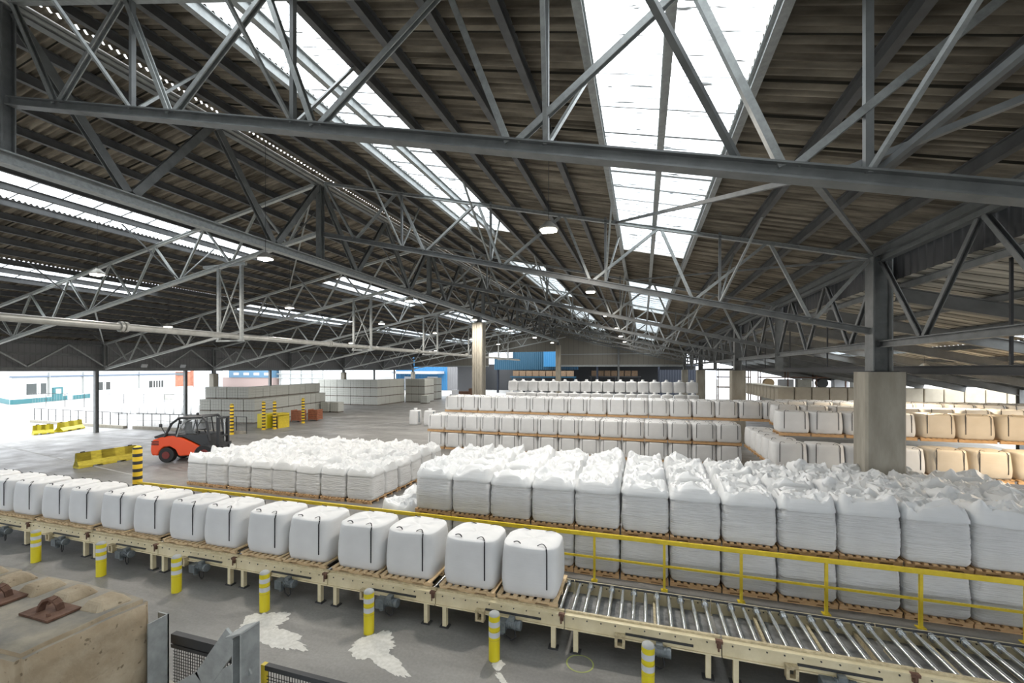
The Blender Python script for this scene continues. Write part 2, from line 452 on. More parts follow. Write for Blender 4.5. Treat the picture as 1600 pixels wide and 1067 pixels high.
M_blocktop = mat('dusty_block_top', (0.20, 0.19, 0.17), 0.9, col2=(0.40, 0.35, 0.265), scale=2.6, detail=9, bump=0.5, bscale=16)

# ------------------------------------------------------------------ ground and floor
struct(MB().b2(XW - 0.4, 24.5, -14, 82, -0.3, 0.0).build('floor', M_floor))
M_yard = mat('pale_yard_concrete', (0.30, 0.30, 0.295), 0.85, col2=(0.40, 0.40, 0.39), scale=0.25, detail=6)
g = MB()
g.b2(-260, XW - 0.4, -120, 260, -0.35, -0.02)
g.b2(24.5, 200, -120, 260, -0.35, -0.02)
g.b2(XW - 0.4, 24.5, 82, 260, -0.35, -0.02)
g.b2(XW - 0.4, 24.5, -120, -14, -0.35, -0.02)
struct(g.build('ground', M_yard))

# ------------------------------------------------------------------ roof sheets
def wave_sheet(name, x0, x1, y0, y1, zf, m, lam=0.177, amp=0.042, npp=8, xs=1, solid=True):
    vs = []; fs = []
    ny = int((y1 - y0) / lam * npp)
    nx = xs + 1
    for j in range(nx):
        x = x0 + (x1 - x0) * j / xs
        for i in range(ny + 1):
            y = y0 + (y1 - y0) * i / ny
            vs.append((x, y, zf(x) + amp * sin(2 * PI * (y - y0) / lam)))
    for j in range(nx - 1):
        for i in range(ny):
            a = j * (ny + 1) + i
            fs.append((a, a + 1, a + ny + 2, a + ny + 1))
    b = MB(); b.add(vs, fs)
    o = b.build(name, m, smooth=True)
    return struct(o)
# opaque sheets: full length courses between the strips, short stretches inside the strips
def sheet_course(x0, x1, y0=-10, y1=YG + 0.5):
    wave_sheet('ceiling', x0, x1, y0, y1, roof, M_roof)
XS = [(XL + 0.08, -8.6), (-6.05, -0.95), (1.72, 6.95)]
for a, b_ in XS: sheet_course(a, b_)
for a, b_ in [(-21.5, XL), (-30.6, -24.1), (XW - 0.7, -33.3)]: sheet_course(a, b_)
for a, b_ in STRIPS:
    ys = [-10] + [v for s_ in SEG for v in s_] + [YG + 0.5]
    for i in range(0, len(ys), 2):
        if ys[i + 1] - ys[i] > 0.4: sheet_course(a, b_, ys[i], ys[i + 1])
wi = 0
for a, b_ in STRIPS:
    for y0, y1 in SEG:
        wi += 1
        wave_sheet('window_%d' % wi, a - 0.05, b_ + 0.05, y0, y1, lambda x: roof(x) + 0.02, M_sky)
# ridge light gap capping
cap = MB()
cap.tube((XL - 0.06, -8, roof(XL) - 0.36), (XL - 0.06, YG, roof(XL) - 0.36), 0.17, 16)
tag(cap.build('ridge_duct', M_pipe, smooth=True), 'long silvery round duct running under the roof ridge', 'duct')

# purlins: one object each
def purlin(x, side, i, nm_='purlin'):
    f = chord_r if side == 'r' else chord_l
    z = f(x) + 0.17
    b = MB()
    b.ibeam((x, -9, z), (x, YG, z), 0.14, 0.27, 0.018)
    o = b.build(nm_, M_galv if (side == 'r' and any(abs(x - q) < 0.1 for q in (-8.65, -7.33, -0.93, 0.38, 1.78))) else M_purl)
    return o
nx = 0
x = -12.6 - 0.0
rp = [-12.6, -11.25, -9.95, -8.65, -7.33, -6.0, -4.75, -3.45, -2.2, -0.93, 0.38, 1.78, 3.24, 4.69, 5.95]
for i, x in enumerate(rp):
    tag(purlin(x, 'r', i), 'grey steel purlin under the right roof slope, %s below the ridge' % ORD[i], 'purlin', 'roof purlins')
x = -15.1; i = 0
while x > XW + 0.5:
    tag(purlin(x, 'l', i), 'grey steel purlin under the left roof slope, %s below the ridge' % ORD[i], 'purlin', 'roof purlins')
    x -= 1.29; i += 1
# ridge purlin pair and eaves
tag(MB().ibeam((XR + 0.05, -9, 9.15), (XR + 0.05, YG, 9.15), 0.2, 0.26, 0.02).build('eaves_beam', M_steel), 'heavy eaves beam along the low right edge of the main roof', 'beam')

# ------------------------------------------------------------------ trusses
def v3(x, y, z): return (x, y, z)
TR_TOP = [-13.62, -9.9, -6.3, -2.87, 0.53, 3.87, 6.7]
TR_BOT = [-11.95, -8.55, -5.2, -1.78, 1.66, 5.12]
TR_POST = [-9.65, -5.7, -1.3, 2.45]
def make_right_truss():
    t = empty('roof_truss', (XL, 0, 0), label='x', cat='truss', group='trusses under the right roof slope')
    def P(x, z): return (x - XL, 0, z)
    zt = lambda x: chord_r(x) - 0.05
    zb = lambda x: chord_r(x) - 2.32
    MB().ibeam(P(-13.6, zt(-13.6)), P(6.7, zt(6.7)), 0.13, 0.12, 0.02).build('top_chord', M_galv, t)
    MB().ibeam(P(-13.6, zb(-13.6)), P(6.6, zb(6.6)), 0.20, 0.19, 0.025).build('bottom_chord', M_steel, t)
    seq = []
    for i in range(len(TR_BOT)):
        seq.append((TR_TOP[i], TR_BOT[i])); seq.append((TR_TOP[i + 1], TR_BOT[i]))
    for k, (a, b) in enumerate(seq):
        dx = 0.07 if k % 2 else -0.07
        MB().chan(P(a - dx, zt(a) - 0.03), P(b + dx, zb(b) + 0.07), 0.09, 0.10, 0.018, (0, 1, 0)).build('diagonal_brace', M_galv, t)
    for x, kx in zip(TR_POST, (-0.3, -0.3, 0.37, 0.79)):
        MB().bar(P(x, zb(x) + 0.07), P(x, chord_r(x) + 0.1), 0.08, 0.08).build('vertical_post', M_steel, t)
        for s in (-1, 1):
            MB().bar((x - XL, s * 0.04, zb(x) + 0.08), (x - XL + kx, s * 2.0, chord_r(x + kx) + 0.06), 0.06, 0.05).build('knee_brace', M_galv, t)
    return t
WORD = ['nearest', 'second', 'third', 'fourth', 'fifth', 'sixth', 'seventh', 'farthest']
proto = make_right_truss()
pk = kids(proto)
for i, y in enumerate(TY):
    lab = ['large near roof truss crossing the whole upper right of the view', 'roof truss running down to the big concrete column, behind the near one'][i] if i < 2 else '%s sloping truss of the right roof, counting away from the camera' % WORD[i]
    if i == 0: proto.location = (XL, y, 0); proto['label'] = lab
    else: copy_tree(proto, (XL, y, 0), label=lab, src=pk)

def make_left_truss():
    t = empty('roof_truss', (XL, 0, 0), label='x', cat='truss', group='trusses under the left roof slope')
    def P(x, z): return (x - XL, 0, z)
    zt = lambda x: chord_l(x) - 0.05
    zb = lambda x: chord_l(x) - 2.28
    x1 = XW + 0.15
    MB().ibeam(P(-13.9, zt(-13.9)), P(x1, zt(x1)), 0.15, 0.14, 0.02).build('top_chord', M_galv_b, t)
    MB().ibeam(P(-13.9, zb(-13.9)), P(x1, zb(x1)), 0.18, 0.17, 0.022).build('bottom_chord', M_galv_b, t)
    xb = -15.6; xt = -13.95
    k = 0
    while xb > x1 + 0.6:
        nxt = xb - 1.72
        for a, b in ((xt, xb), (nxt if nxt > x1 else x1, xb)):
            MB().chan(P(a, zt(a) - 0.03), P(b + (0.07 if a > b else -0.07), zb(b) + 0.06), 0.085, 0.09, 0.016, (0, 1, 0)).build('diagonal_brace', M_galv_b, t)
        for s in (1,):
            if k % 2 == 0:
                MB().bar((xb - XL, s * 0.04, zb(xb) + 0.08), (xb - XL - 0.5, s * 2.2, chord_l(xb - 0.5) + 0.05), 0.055, 0.05).build('knee_brace', M_steel, t)
                MB().bar((xb - XL, -0.04, zb(xb) + 0.08), (xb - XL - 0.5, -2.2, chord_l(xb - 0.5) + 0.05), 0.055, 0.05).build('knee_brace', M_steel, t)
        xt = nxt; xb = xb - 3.45; k += 1
    return t
proto = make_left_truss(); pk = kids(proto)
for i, y in enumerate(TY[1:]):
    lab = '%s truss of the left roof slope, counting away from the camera' % WORD[i]
    if i == 0: proto.location = (XL, y, 0); proto['label'] = lab
    else: copy_tree(proto, (XL, y, 0), label=lab, src=pk)

# ridge girder along the hall
def ridge_girder():
    t = empty('lattice_girder', (XL, 0, 0), label='long dark lattice girder running down the hall under the roof ridge', cat='girder')
    MB().ibeam((0, -9, 13.85), (0, 71.5, 13.85), 0.22, 0.2, 0.025).build('top_chord', M_steel, t)
    MB().ibeam((0, -9, 10.37), (0, 71.5, 10.37), 0.30, 0.30, 0.035).build('bottom_chord', M_galv, t)
    ys = [-4.1] + TY[:7]
    for a, b in zip(ys[:-1], ys[1:]):
        MB().ibeam((0, b, 10.5), (0, b, 13.8), 0.26, 0.24, 0.025, (0, 1, 0)).build('vertical_post', M_steel, t)
        h = (b - a) / 4
        for p, q in ((a, a + h), (a + 2 * h, a + h), (a + 2 * h, a + 3 * h), (b, a + 3 * h)):
            d = 0.12 if q > p else -0.12
            MB().ibeam((0, p + d, 13.72), (0, q - d * 0.7, 10.55), 0.22, 0.16, 0.02, (1, 0, 0)).build('diagonal_brace', M_steel, t)
    return t
ridge_girder()

# valley girder
def valley_girder():
    t = empty('lattice_girder', (XR + 0.1, 0, 0), label='long lattice girder over the right row of concrete columns', cat='girder')
    MB().ibeam((0, -9, 8.95), (0, 79.4, 8.95), 0.2, 0.2, 0.025).build('top_chord', M_steel, t)
    MB().ibeam((0, -9, 6.36), (0, 79.4, 6.36), 0.22, 0.2, 0.025).build('bottom_chord', M_steel, t)
    y = 15.66 - 20.35
    k = 0
    while y < 79:
        for p, q in ((y, y + 2.035), (y + 4.07, y + 2.035)):
            d = 0.08 if q > p else -0.08
            if q < 79: MB().chan((0, p + d, 8.86), (0, q - d, 6.46), 0.11, 0.12, 0.02, (1, 0, 0)).build('diagonal_brace', M_steel, t)
        y += 4.07; k += 1
    for yy in TY[2::2] + [5.6]:
        MB().ibeam((0, yy, 5.55), (0, yy, 8.9), 0.3, 0.3, 0.03, (0, 1, 0)).build('vertical_post', M_steel, t)
    return t
valley_girder()
# running beam at eye height beside the columns, with hangers
t = empty('running_beam', (7.75, 0, 0), label='dark horizontal beam on thin hangers beyond the right column row', cat='beam')
MB().ibeam((0, 4, 5.58), (0, 66, 5.58), 0.2, 0.24, 0.025).build('beam', M_dark, t)
for yy in (12.2, 17, 22, 27, 32, 37.5, 43, 49): MB().bar((0, yy, 5.7), (0, yy, 8.3), 0.05).build('hanger', M_dark, t)

# wind braces between the near trusses
zb = lambda x: chord_r(x) - 2.25
for lab, p, q in [
        ('thin diagonal brace from the near truss to the second truss, left of the two', (1.9, 6.1, zb(1.9)), (-0.9, 15.6, chord_r(-0.9) - 0.05)),
        ('thin diagonal brace from the near truss to the head of the concrete column', (2.0, 6.1, zb(2.0)), (6.6, 15.5, 9.1)),
        ('thin diagonal brace crossing the bright skylight above the near truss', (1.2, 6.0, zb(1.2)), (-1.3, 2.9, chord_r(-1.3))),
        ('thin diagonal brace from the column head back to the third truss', (6.6, 15.8, 9.0), (-0.9, 25.7, chord_r(-0.9) - 0.1)),
        ('dark brace rising to the right edge above the near truss, lower of two', (2.3, 6.0, zb(2.3) + 0.1), (6.6, 4.4, 9.0)),
        ('dark brace rising steeply to the right edge above the near truss', (2.6, 6.0, zb(2.6) + 0.1), (4.6, 2.6, chord_r(4.6)))]:
    tag(MB().bar(p, q, 0.075, 0.07).build('wind_brace', M_steel), lab, 'brace')
tag(MB().bar((-14.2, 15.7, 13.8), (-25.5, 25.7, 11.6), 0.07).build('wind_brace', M_galv), 'thin diagonal brace under the left slope beside the ridge girder', 'brace')
tag(MB().bar((-29, 15.7, 8.9), (-46.2, 25.7, 7.8), 0.07).build('wind_brace', M_galv), 'thin diagonal brace running to the west facade above the yard', 'brace')

# ------------------------------------------------------------------ concrete columns
def column(x, y, w, d, top, steel_top, label, sw=0.42):
    t = empty('concrete_column', (x, y, 0), label=label, cat='column', group='columns of the hall')
    b = MB()
    c = 0.06
    w2, d2 = w / 2, d / 2
    pts = [(-w2 + c, -d2), (w2 - c, -d2), (w2, -d2 + c), (w2, d2 - c), (w2 - c, d2), (-w2 + c, d2), (-w2, d2 - c), (-w2, -d2 + c)]
    if x < 0 and x > -20:
        g_ = 0.045
        def face(p, q):
            p, q = Vector(p), Vector(q); dv = (q - p); L_ = dv.length; dv.normalize(); nn = Vector((dv.y, -dv.x))
            r_ = [p]
            for f_ in (0.25, 0.5, 0.75):
                m_ = p + dv * (L_ * f_)
                r_ += [m_ - dv * g_, m_ - dv * g_ - nn * 0.05, m_ + dv * g_ - nn * 0.05, m_ + dv * g_]
            return r_
        np_ = []
        for i in range(8):
            p, q = pts[i], pts[(i + 1) % 8]
            np_ += [tuple(v) for v in face(p, q)] if i % 2 == 0 else [p]
        pts = np_
    b.prism(pts, 0, top, 'Z')
    b.build('concrete_shaft', M_concrete, t)
    if steel_top > top:
        MB().ibeam((0, 0, top + 0.02), (0, 0, steel_top), sw, sw, 0.035, (1, 0, 0)).build('steel_stanchion', M_steel, t)
        MB().box((0, 0, top + 0.015), (sw + 0.2, sw + 0.2, 0.03)).build('base_plate', M_dark, t)
    return t
for i, y in enumerate((15.66, 35.95, 57.7, 79.0)):
    lab = ['big square concrete column rising behind the near bag stacks, steel stanchion on top', 'second concrete column of the right row, before the pallet racks', 'third concrete column of the right row', 'farthest concrete column of the right row, at the gable'][i]
    column(XR + 0.05, y, 1.0, 0.85, 5.52, 9.0, lab, 0.5)
column(XL, 34.9, 0.95, 0.95, 9.7, 10.22, 'tall concrete column with dark vertical grooves at the left of the strapped bag stack', 0.4)
column(XL, 71.5, 0.8, 0.8, 9.7, 10.22, 'distant tall concrete column in front of the blue hall', 0.4)
for o in list(bpy.data.objects):
    pass
for yy, s_ in ((34.9, 0.95), (71.5, 0.8)):
    pass
for i, y in enumerate((35.95, 57.7, 79.4)):
    column(XW + 0.15, y, 0.75, 0.6, 5.1, 5.5, ['concrete column of the west facade beyond the forklift', 'concrete column of the west facade above the pale block stack', 'white-looking concrete column at the far end of the west facade'][i], 0.3)

# ------------------------------------------------------------------ west facade: girder, cladding, posts
t = empty('facade_girder', (XW, 0, 0), label='long lattice girder over the open west side of the hall', cat='girder')
MB().ibeam((0, -9, 5.62), (0, YG, 5.62), 0.35, 0.34, 0.03).build('bottom_chord', M_steel, t)
MB().ibeam((0, -9, 7.75), (0, YG, 7.75), 0.2, 0.2, 0.02).build('top_chord', M_steel, t)
ys = [-4, 6.0] + TY[1:]
for a, b_ in zip(ys[:-1], ys[1:]):
    MB().ibeam((0.1, b_, 5.8), (0.1, b_, 7.85), 0.3, 0.3, 0.025, (0, 1, 0)).build('vertical_post', M_steel, t)
    h = (b_ - a) / 4
    for p, q in ((a, a + h), (a + 2 * h, a + h), (a + 2 * h, a + 3 * h), (b_, a + 3 * h)):
        # W pattern: nodes on the lower chord at the quarter points
        MB().bar((0.15, q, 7.68), (0.15, p, 5.8), 0.11, 0.11).build('diagonal_brace', M_galv, t)
struct(MB().b2(XW - 0.5, XW - 0.4, -10, YG, 5.45, 8.3).build('wall_left', M_cladding))
struct(MB().b2(XW - 0.4, XW - 0.3, -10, YG, 6.75, 6.95).build('trim_1', M_steel))
for i, y in enumerate((25.2, 32.9, 43.6, 66.0, 72.5)):
    tag(MB().ibeam((XW + 0.05, y, 0), (XW + 0.05, y, 5.45), 0.28, 0.26, 0.02, (0, 1, 0)).build('steel_post', M_steel),
        ['tall steel post at the open west side beside the far yellow barrier', 'steel post of the west side, just left of the facade concrete column', 'steel post of the west side above the white block stack', 'thin steel post of the west side before the white cladding', 'last thin steel post of the west side'][i], 'post', 'posts of the open west side')
for y, l in ((28.6, 'left'), (32.2, 'right')):
    e = empty('floodlight', (XW + 0.7, y, 5.95), label='small white floodlight on the west facade girder, %s of two' % l, cat='floodlight', group='facade floodlights')
    MB().box((0, 0, 0), (0.12, 0.5, 0.34), M=Matrix.Rotation(radians(25), 3, 'Y')).build('housing', M_reflect, e, bevel=0.02)
    MB().bar((-0.45, 0, 0.0), (0, 0, 0.0), 0.05).build('bracket', M_steel, e)

# ------------------------------------------------------------------ gable wall at the far end
gb = MB()
def gz(x): return (chord_r(x) if x > XL else chord_l(x)) + 0.28
def gpoly(xs, z0):
    pts = [(x, gz(x)) for x in xs]
    return [(xs[0], z0)] + pts + [(xs[-1], z0)]
gb.prism(gpoly([-15.4, XL, 7.0], 6.2), YG, YG + 0.15)
gb.prism(gpoly([-29.6, -15.4], 9.0), YG, YG + 0.15)
gb.prism(gpoly([XW, -29.6], 6.2), YG, YG + 0.15)
struct(gb.build('wall_back', M_gable))
struct(MB().b2(-15.4, 7.0, YG - 0.1, YG, 8.35, 8.5).b2(-15.4, 7.0, YG - 0.25, YG - 0.05, 6.1, 6.45).b2(XW, -29.6, YG - 0.2, YG - 0.05, 6.1, 6.35).build('trim_2', M_galv))
tag(MB().ibeam((-4.3, YG - 0.2, 0), (-4.3, YG - 0.2, 10.5), 0.3, 0.25, 0.02, (0, 1, 0)).build('steel_post', M_steel), 'slim steel post in the middle of the far gable', 'post')
struct(MB().b2(-36.5, -30.4, YG + 0.2, YG + 0.3, 0, 6.1).build('wall_back', mat('grey_door_sheet', (0.22, 0.23, 0.25), 0.6)))

# buildings beyond the gable
def corrugated(name, x0, x1, y, z0, z1, m, lam=0.5, amp=0.06, parent=None):
    n = int((x1 - x0) / lam) * 4
    pts = []
    for i in range(n + 1):
        k = i % 4
        pts.append((x0 + (x1 - x0) * i / n, y - (amp if k in (1, 2) else 0)))
    pts += [(x1, y + 0.3), (x0, y + 0.3)]
    return MB().prism(pts, z0, z1, 'Z').build(name, m, parent)
e = empty('blue_hall', (0, 0, 0), label='blue corrugated hall behind the gable opening, open store below', cat='building')
corrugated('cladding', -34, -14, 96, 5.5, 10.4, M_blue, parent=e)
MB().b2(-33.9, -29.3, 95.7, 95.85, 8.3, 9.7).build('window', M_reflect, e)  # white band painted for the bright sky seen through the gap
corrugated('lit_cladding', -21.5, -10, 94.0, 6.2, 11.5, M_blue_l, parent=e)  # brighter blue copy paints the daylit right part of this cladding
MB().b2(-48, 12, 110, 110.4, 0, 7).build('back_wall', M_dark, e)
MB().b2(-34, 12, 96.4, 110, 6.3, 6.6).build('soffit', M_navy, e)
corrugated('dark_cladding', 3.2, 12, 96, 0, 5.5, M_navy, parent=e)
for x in (-33.5, -27, -10, 3):
    MB().b2(x, x + 0.4, 96.3, 96.8, 0, 6.3).build('post', M_navy, e)
for k in range(9):
    tag(MB().b2(-28.6 + 1.55 * k, -27.2 + 1.55 * k, 93.5, 94.9, 4.05, 5.25).build('crate', M_card, bevel=0.02), 'pale brown crate in the far row below the blue hall, %s from the left' % ORD[k], 'crate', 'crates below the blue hall')
tag(MB().b2(-29.2, -14.3, 93.2, 95.2, 3.75, 4.0).b2(-29, -28.7, 94, 94.3, 0, 3.75).b2(-14.7, -14.4, 94, 94.3, 0, 3.75).b2(-22, -21.7, 94, 94.3, 0, 3.75).build('crate_rack', M_blue), 'blue rack carrying the far row of crates', 'rack')
for k in range(7):
    tag(MB().b2(-11.5 + 1.5 * k, -10.2 + 1.5 * k, 100, 101.3, 4.05, 5.3).build('crate', M_card, bevel=0.02), 'dim brown crate in the dark store beyond the gable, %s from left' % ORD[k], 'crate', 'crates in the dark store')
tag(MB().b2(-12, -0.5, 99.7, 101.6, 3.8, 4.0).b2(-11.8, -11.6, 100.5, 100.7, 0, 3.8).b2(-1, -0.8, 100.5, 100.7, 0, 3.8).b2(-6.2, -6, 100.5, 100.7, 0, 3.8).build('crate_rack', M_dark), 'dark rack in the store beyond the gable', 'rack')

# ------------------------------------------------------------------ right-hand hall: step, sheeting, rafters, columns
def wave_x(name, x, y0, y1, z0, z1, m):
    n = int((y1 - y0) / 0.09)
    vs = []; fs = []
    for i in range(n + 1):
        y = y0 + (y1 - y0) * i / n
        for z in (z0, z1): vs.append((x + 0.03 * sin(2 * PI * i / 3.7), y, z))
    for i in range(n): fs.append((2 * i, 2 * i + 2, 2 * i + 3, 2 * i + 1))
    return MB().add(vs, fs).build(name, m, smooth=True)
struct(wave_x('wall_right', 7.15, -9, YG, 8.25, 9.25, M_dark))
struct(MB().b2(XW - 0.5, 24, -10.2, -10, 4.2, 14.8).build('added_front_wall', mat('pale_bounce_sheet', (0.5, 0.5, 0.48), 0.8)))  # unseen wall added behind the camera to cut light on the bag fronts
ZR = lambda x: 8.3 - 0.235 * (x - 7.2)
b = MB()
vs = []; fs = []
def beige(y0, y1, x0, x1):
    return wave_sheet('ceiling', x0, x1, y0, y1, ZR, M_roof_b, lam=0.3, amp=0.02, npp=4)
beige(-9, YG, 7.2, 12.6); beige(-9, YG, 13.9, 23.5); beige(20.9, 27, 12.6, 13.9); beige(38, 46, 12.6, 13.9)
wave_sheet('window_17', 12.55, 13.95, -9, 20.9, lambda x: ZR(x) + 0.02, M_sky)
wave_sheet('window_18', 12.55, 13.95, 27, 38, lambda x: ZR(x) + 0.02, M_sky)
wave_sheet('window_19', 12.55, 13.95, 46, YG, lambda x: ZR(x) + 0.02, M_sky)
M_raf = mat('pale_grey_rafter', (0.13, 0.133, 0.13), 0.6, col2=(0.18, 0.183, 0.18), scale=2)
k = 0
y = 10.6
while y < 78:
    tag(MB().ibeam((7.3, y, ZR(7.3) - 0.42), (23.4, y, ZR(23.4) - 0.42), 0.22, 0.42, 0.025).build('rafter', M_raf), 'sloping grey rafter of the right-hand hall, %s from the camera' % ORD[k], 'rafter', 'rafters of the right-hand hall')
    y += 5.07; k += 1
for k in range(8):
    x = 7.5 + 2.15 * k
    tag(MB().ibeam((x, -8, ZR(x) - 0.12), (x, YG, ZR(x) - 0.12), 0.12, 0.2, 0.016).build('purlin', M_steel), 'purlin under the beige sheeting of the right-hand hall, %s from the column row' % ORD[k], 'purlin', 'purlins of the right-hand hall')
for k, y in enumerate((15.7, 25.8, 35.95, 46.8, 57.7, 68.6)):
    tag(MB().ibeam((23.3, y, 0), (23.3, y, 4.3), 0.3, 0.3, 0.025, (0, 1, 0)).build('steel_post', M_steel), 'steel post at the low eaves of the right-hand hall, %s from the camera' % ORD[k], 'post', 'posts of the right-hand hall')
tag(MB().ibeam((23.3, -8, 4.4), (23.3, YG, 4.4), 0.2, 0.25, 0.02).build('eaves_beam', M_steel), 'low eaves beam at the outer edge of the right-hand hall', 'beam')
# ceiling duct in the left slope, hangers
t = empty('suspended_pipe', (-19.1, 0, 7.2), label='long silvery pipe hung under the left roof, with a flange near the camera', cat='pipe')
MB().tube((0, 2, 0.05), (0, 66, -0.1), 0.135, 16).build('pipe', M_pipe, t, smooth='auto')
for yy in (11.1, 22.4, 33.5, 44.5): MB().tube((0, yy, 0.03), (0, yy + 0.1, 0.03), 0.2, 18).tube((0, yy + 0.16, 0.03), (0, yy + 0.26, 0.03), 0.2, 18).build('flange', M_pipe, t, smooth='auto')
def hanger():
    t = empty('pipe_hanger', (-19.1, 0, 0), label='x', cat='hanger', group='hangers of the suspended pipe')
    zt = chord_l(-19.1) - 2.35
    for s in (-0.72, 0.72):
        MB().chan((s, 0, 6.98), (s, 0, zt), 0.13, 0.13, 0.015, (0, 1, 0)).build('vertical_post', M_galv, t)
    MB().bar((-0.66, 0.02, 7.5), (0.66, 0.02, zt - 0.3), 0.05).build('cross_brace', M_galv, t)
    MB().bar((0.66, -0.03, 7.5), (-0.66, -0.03, zt - 0.3), 0.05).build('cross_brace', M_galv, t)
    MB().bar((-0.85, 0, 6.98), (0.85, 0, 6.98), 0.1, 0.08).build('bottom_rail', M_galv, t)
    MB().bar((-1.7, 0, zt), (1.0, 0, zt), 0.12, 0.12).build('top_rail', M_galv, t)
    return t
hp = hanger(); hk = kids(hp)
for i, y in enumerate(TY[1:6]):
    lab = '%s lattice hanger frame of the silvery pipe under the left roof' % WORD[i]
    if i == 0: hp.location.y = y; hp['label'] = lab
    else: copy_tree(hp, (-19.1, y, 0), label=lab, src=hk)

# ------------------------------------------------------------------ lamps
def lamp(x, y, z, label, power=90, warm=False):
    t = empty('high_bay_lamp', (x, y, z), label=label, cat='lamp', group='hanging high bay lamps')
    MB().lathe((0, 0, 0), [(0.09, 0.24), (0.12, 0.2), (0.26, 0.08), (0.29, 0.03), (0.27, 0.0)], 20).build('housing', M_alu, t, smooth='auto')
    MB().box((0, 0, -0.02), (0.42, 0.3, 0.05)).build('lens', M_lens, t, bevel=0.015)
    top = (roof(x) if x < XR else ZR(x)) - 0.01
    MB().tube((0, 0, 0.24), (0, 0, top - z), 0.008, 5).build('cord', M_dark, t)
    l = bpy.data.lights.new('bulb', 'AREA'); l.shape = 'DISK'; l.size = 0.4; l.energy = power
    l.color = (1.0, 0.78, 0.52) if warm else (1.0, 0.93, 0.84)
    o = bpy.data.objects.new('bulb', l); C.objects.link(o); o.parent = t; o.location = (0, 0, -0.06)
    return t
LN = ['beneath the near truss', 'in the middle distance', 'farther down the hall', 'far down the hall', 'at the far end of the hall', 'before the gable']
for i, y in enumerate((12.0, 22.2, 32.4, 42.5, 53, 64)):
    lamp(-2.6, y, 9.6, 'lit high bay lamp under the right roof slope, %s' % LN[i])
    lamp(-13.4, y + 0.4, 9.7, 'lit lamp hanging beside the ridge girder, %s' % LN[i])
    lamp(-22.0, y, 9.6, 'lit high bay lamp under the left roof slope, %s' % LN[i])
for i, y in enumerate((22.2, 42.5, 64)):
    lamp(-33.0, y, 8.7, 'lit lamp low under the outer left roof, %s' % ['nearest the camera', 'middle of three', 'farthest of three'][i])
for i, (x, y) in enumerate(((14.5, 18.5), (14.5, 28.5), (19.5, 23.5))):
    lamp(x, y, ZR(x) - 0.9, 'warm lamp under the beige right-hand roof, %s' % ['nearest the camera', 'farthest', 'outermost'][i], 120, True)

# ------------------------------------------------------------------ bulk bags
def sup(a, n):  # rounded square direction
    c, s = cos(a), sin(a)
    return (abs(c) ** (2 / n)) * (1 if c >= 0 else -1), (abs(s) ** (2 / n)) * (1 if s >= 0 else -1)
def fb(p, sc, o=4):
    return noise.fractal(Vector(p) * sc, 0.9, 2.1, o)
def wrapped_bag(seed, w=1.205, d=1.03, h=1.0, tall=0.15, flat=False):
    """box shaped sack on its pallet: ribbed sides and a bunched film top"""
    NA = 56; so = seed * 13.7
    body = MB(); vs = []; fs = []
    NZ = 26
    for j in range(NZ + 1):
        t = j / NZ
        n = 9 - 2.5 * t
        bul = 0.985 + 0.03 * sin(PI * min(1, t * 1.1)) - 0.05 * max(0, 0.08 - t) / 0.08
        for i in range(NA):
            a = 2 * PI * i / NA
            x, y = sup(a, n)
            r = bul + 0.006 * sin(t * 80 + 4 * fb((x, y, so), 1.5)) + 0.022 * fb((x * 1.2 + so, y * 1.2, t * 11), 1) + 0.012 * fb((x * 5 + so, y * 5, t), 1)
            vs.append((x * w / 2 * r, y * d / 2 * r, t * h))
    for j in range(NZ):
        for i in range(NA):
            k = (i + 1) % NA
            fs.append((j * NA + i, j * NA + k, (j + 1) * NA + k, (j + 1) * NA + i))
    fs.append(tuple(range(NA))[::-1])
    body.add(vs, fs)
    top = MB(); vs = []; fs = []
    NR = 22
    ox, oy = 0.12 * sin(seed * 5.1), 0.12 * cos(seed * 3.3)
    for j in range(NR + 1):
        t = j / NR
        for i in range(NA):
            a = 2 * PI * i / NA
            n = 6.5 - 3.8 * t
            x, y = sup(a, n)
            if j <= 2:      # skirt over the shoulder
                r = [1.022, 1.025, 1.0][j]; z = h - [0.09, 0.03, -0.02][j]
                z += 0.035 * fb((x * 3 + so, y * 3, 1), 1.6)
                px, py = x * w / 2 * r, y * d / 2 * r
            else:
                q = (t - 2 / NR) / (1 - 2 / NR)
                r = 1 - q
                px = x * w / 2 * r + ox * q; py = y * d / 2 * r + oy * q
                p = (px * 3 + so, py * 3, 0.3)
                z = h - 0.02 + 0.12 * min(1, q * 9) ** 0.5
                if flat:
                    vs.append((px, py, h + 0.01)); continue
                e_ = min(1, q * 10)
                z += 0.10 * (1 - abs(fb(p, 0.8, 3)) * 2.0) * e_
                z += 0.05 * (1 - abs(fb((px * 6 + so, py * 6, 4), 1.0, 2)) * 2.4) * e_
                for gi in range(4):
                    gx, gy = 0.52 * sin(seed * 2.3 + gi * 1.9), 0.42 * cos(seed * 1.7 + gi * 2.6)
                    wd = (0.06, 0.03, 0.02, 0.014)[gi]
                    z += (tall, 0.13, 0.1, 0.12)[gi] * math.exp(-((px - gx) ** 2 + (py - gy) ** 2) / wd)
            vs.append((px, py, z))
    for j in range(NR):
        for i in range(NA):
            k = (i + 1) % NA
            fs.append((j * NA + i, j * NA + k, (j + 1) * NA + k, (j + 1) * NA + i))
    top.add(vs, fs)
    return body, top
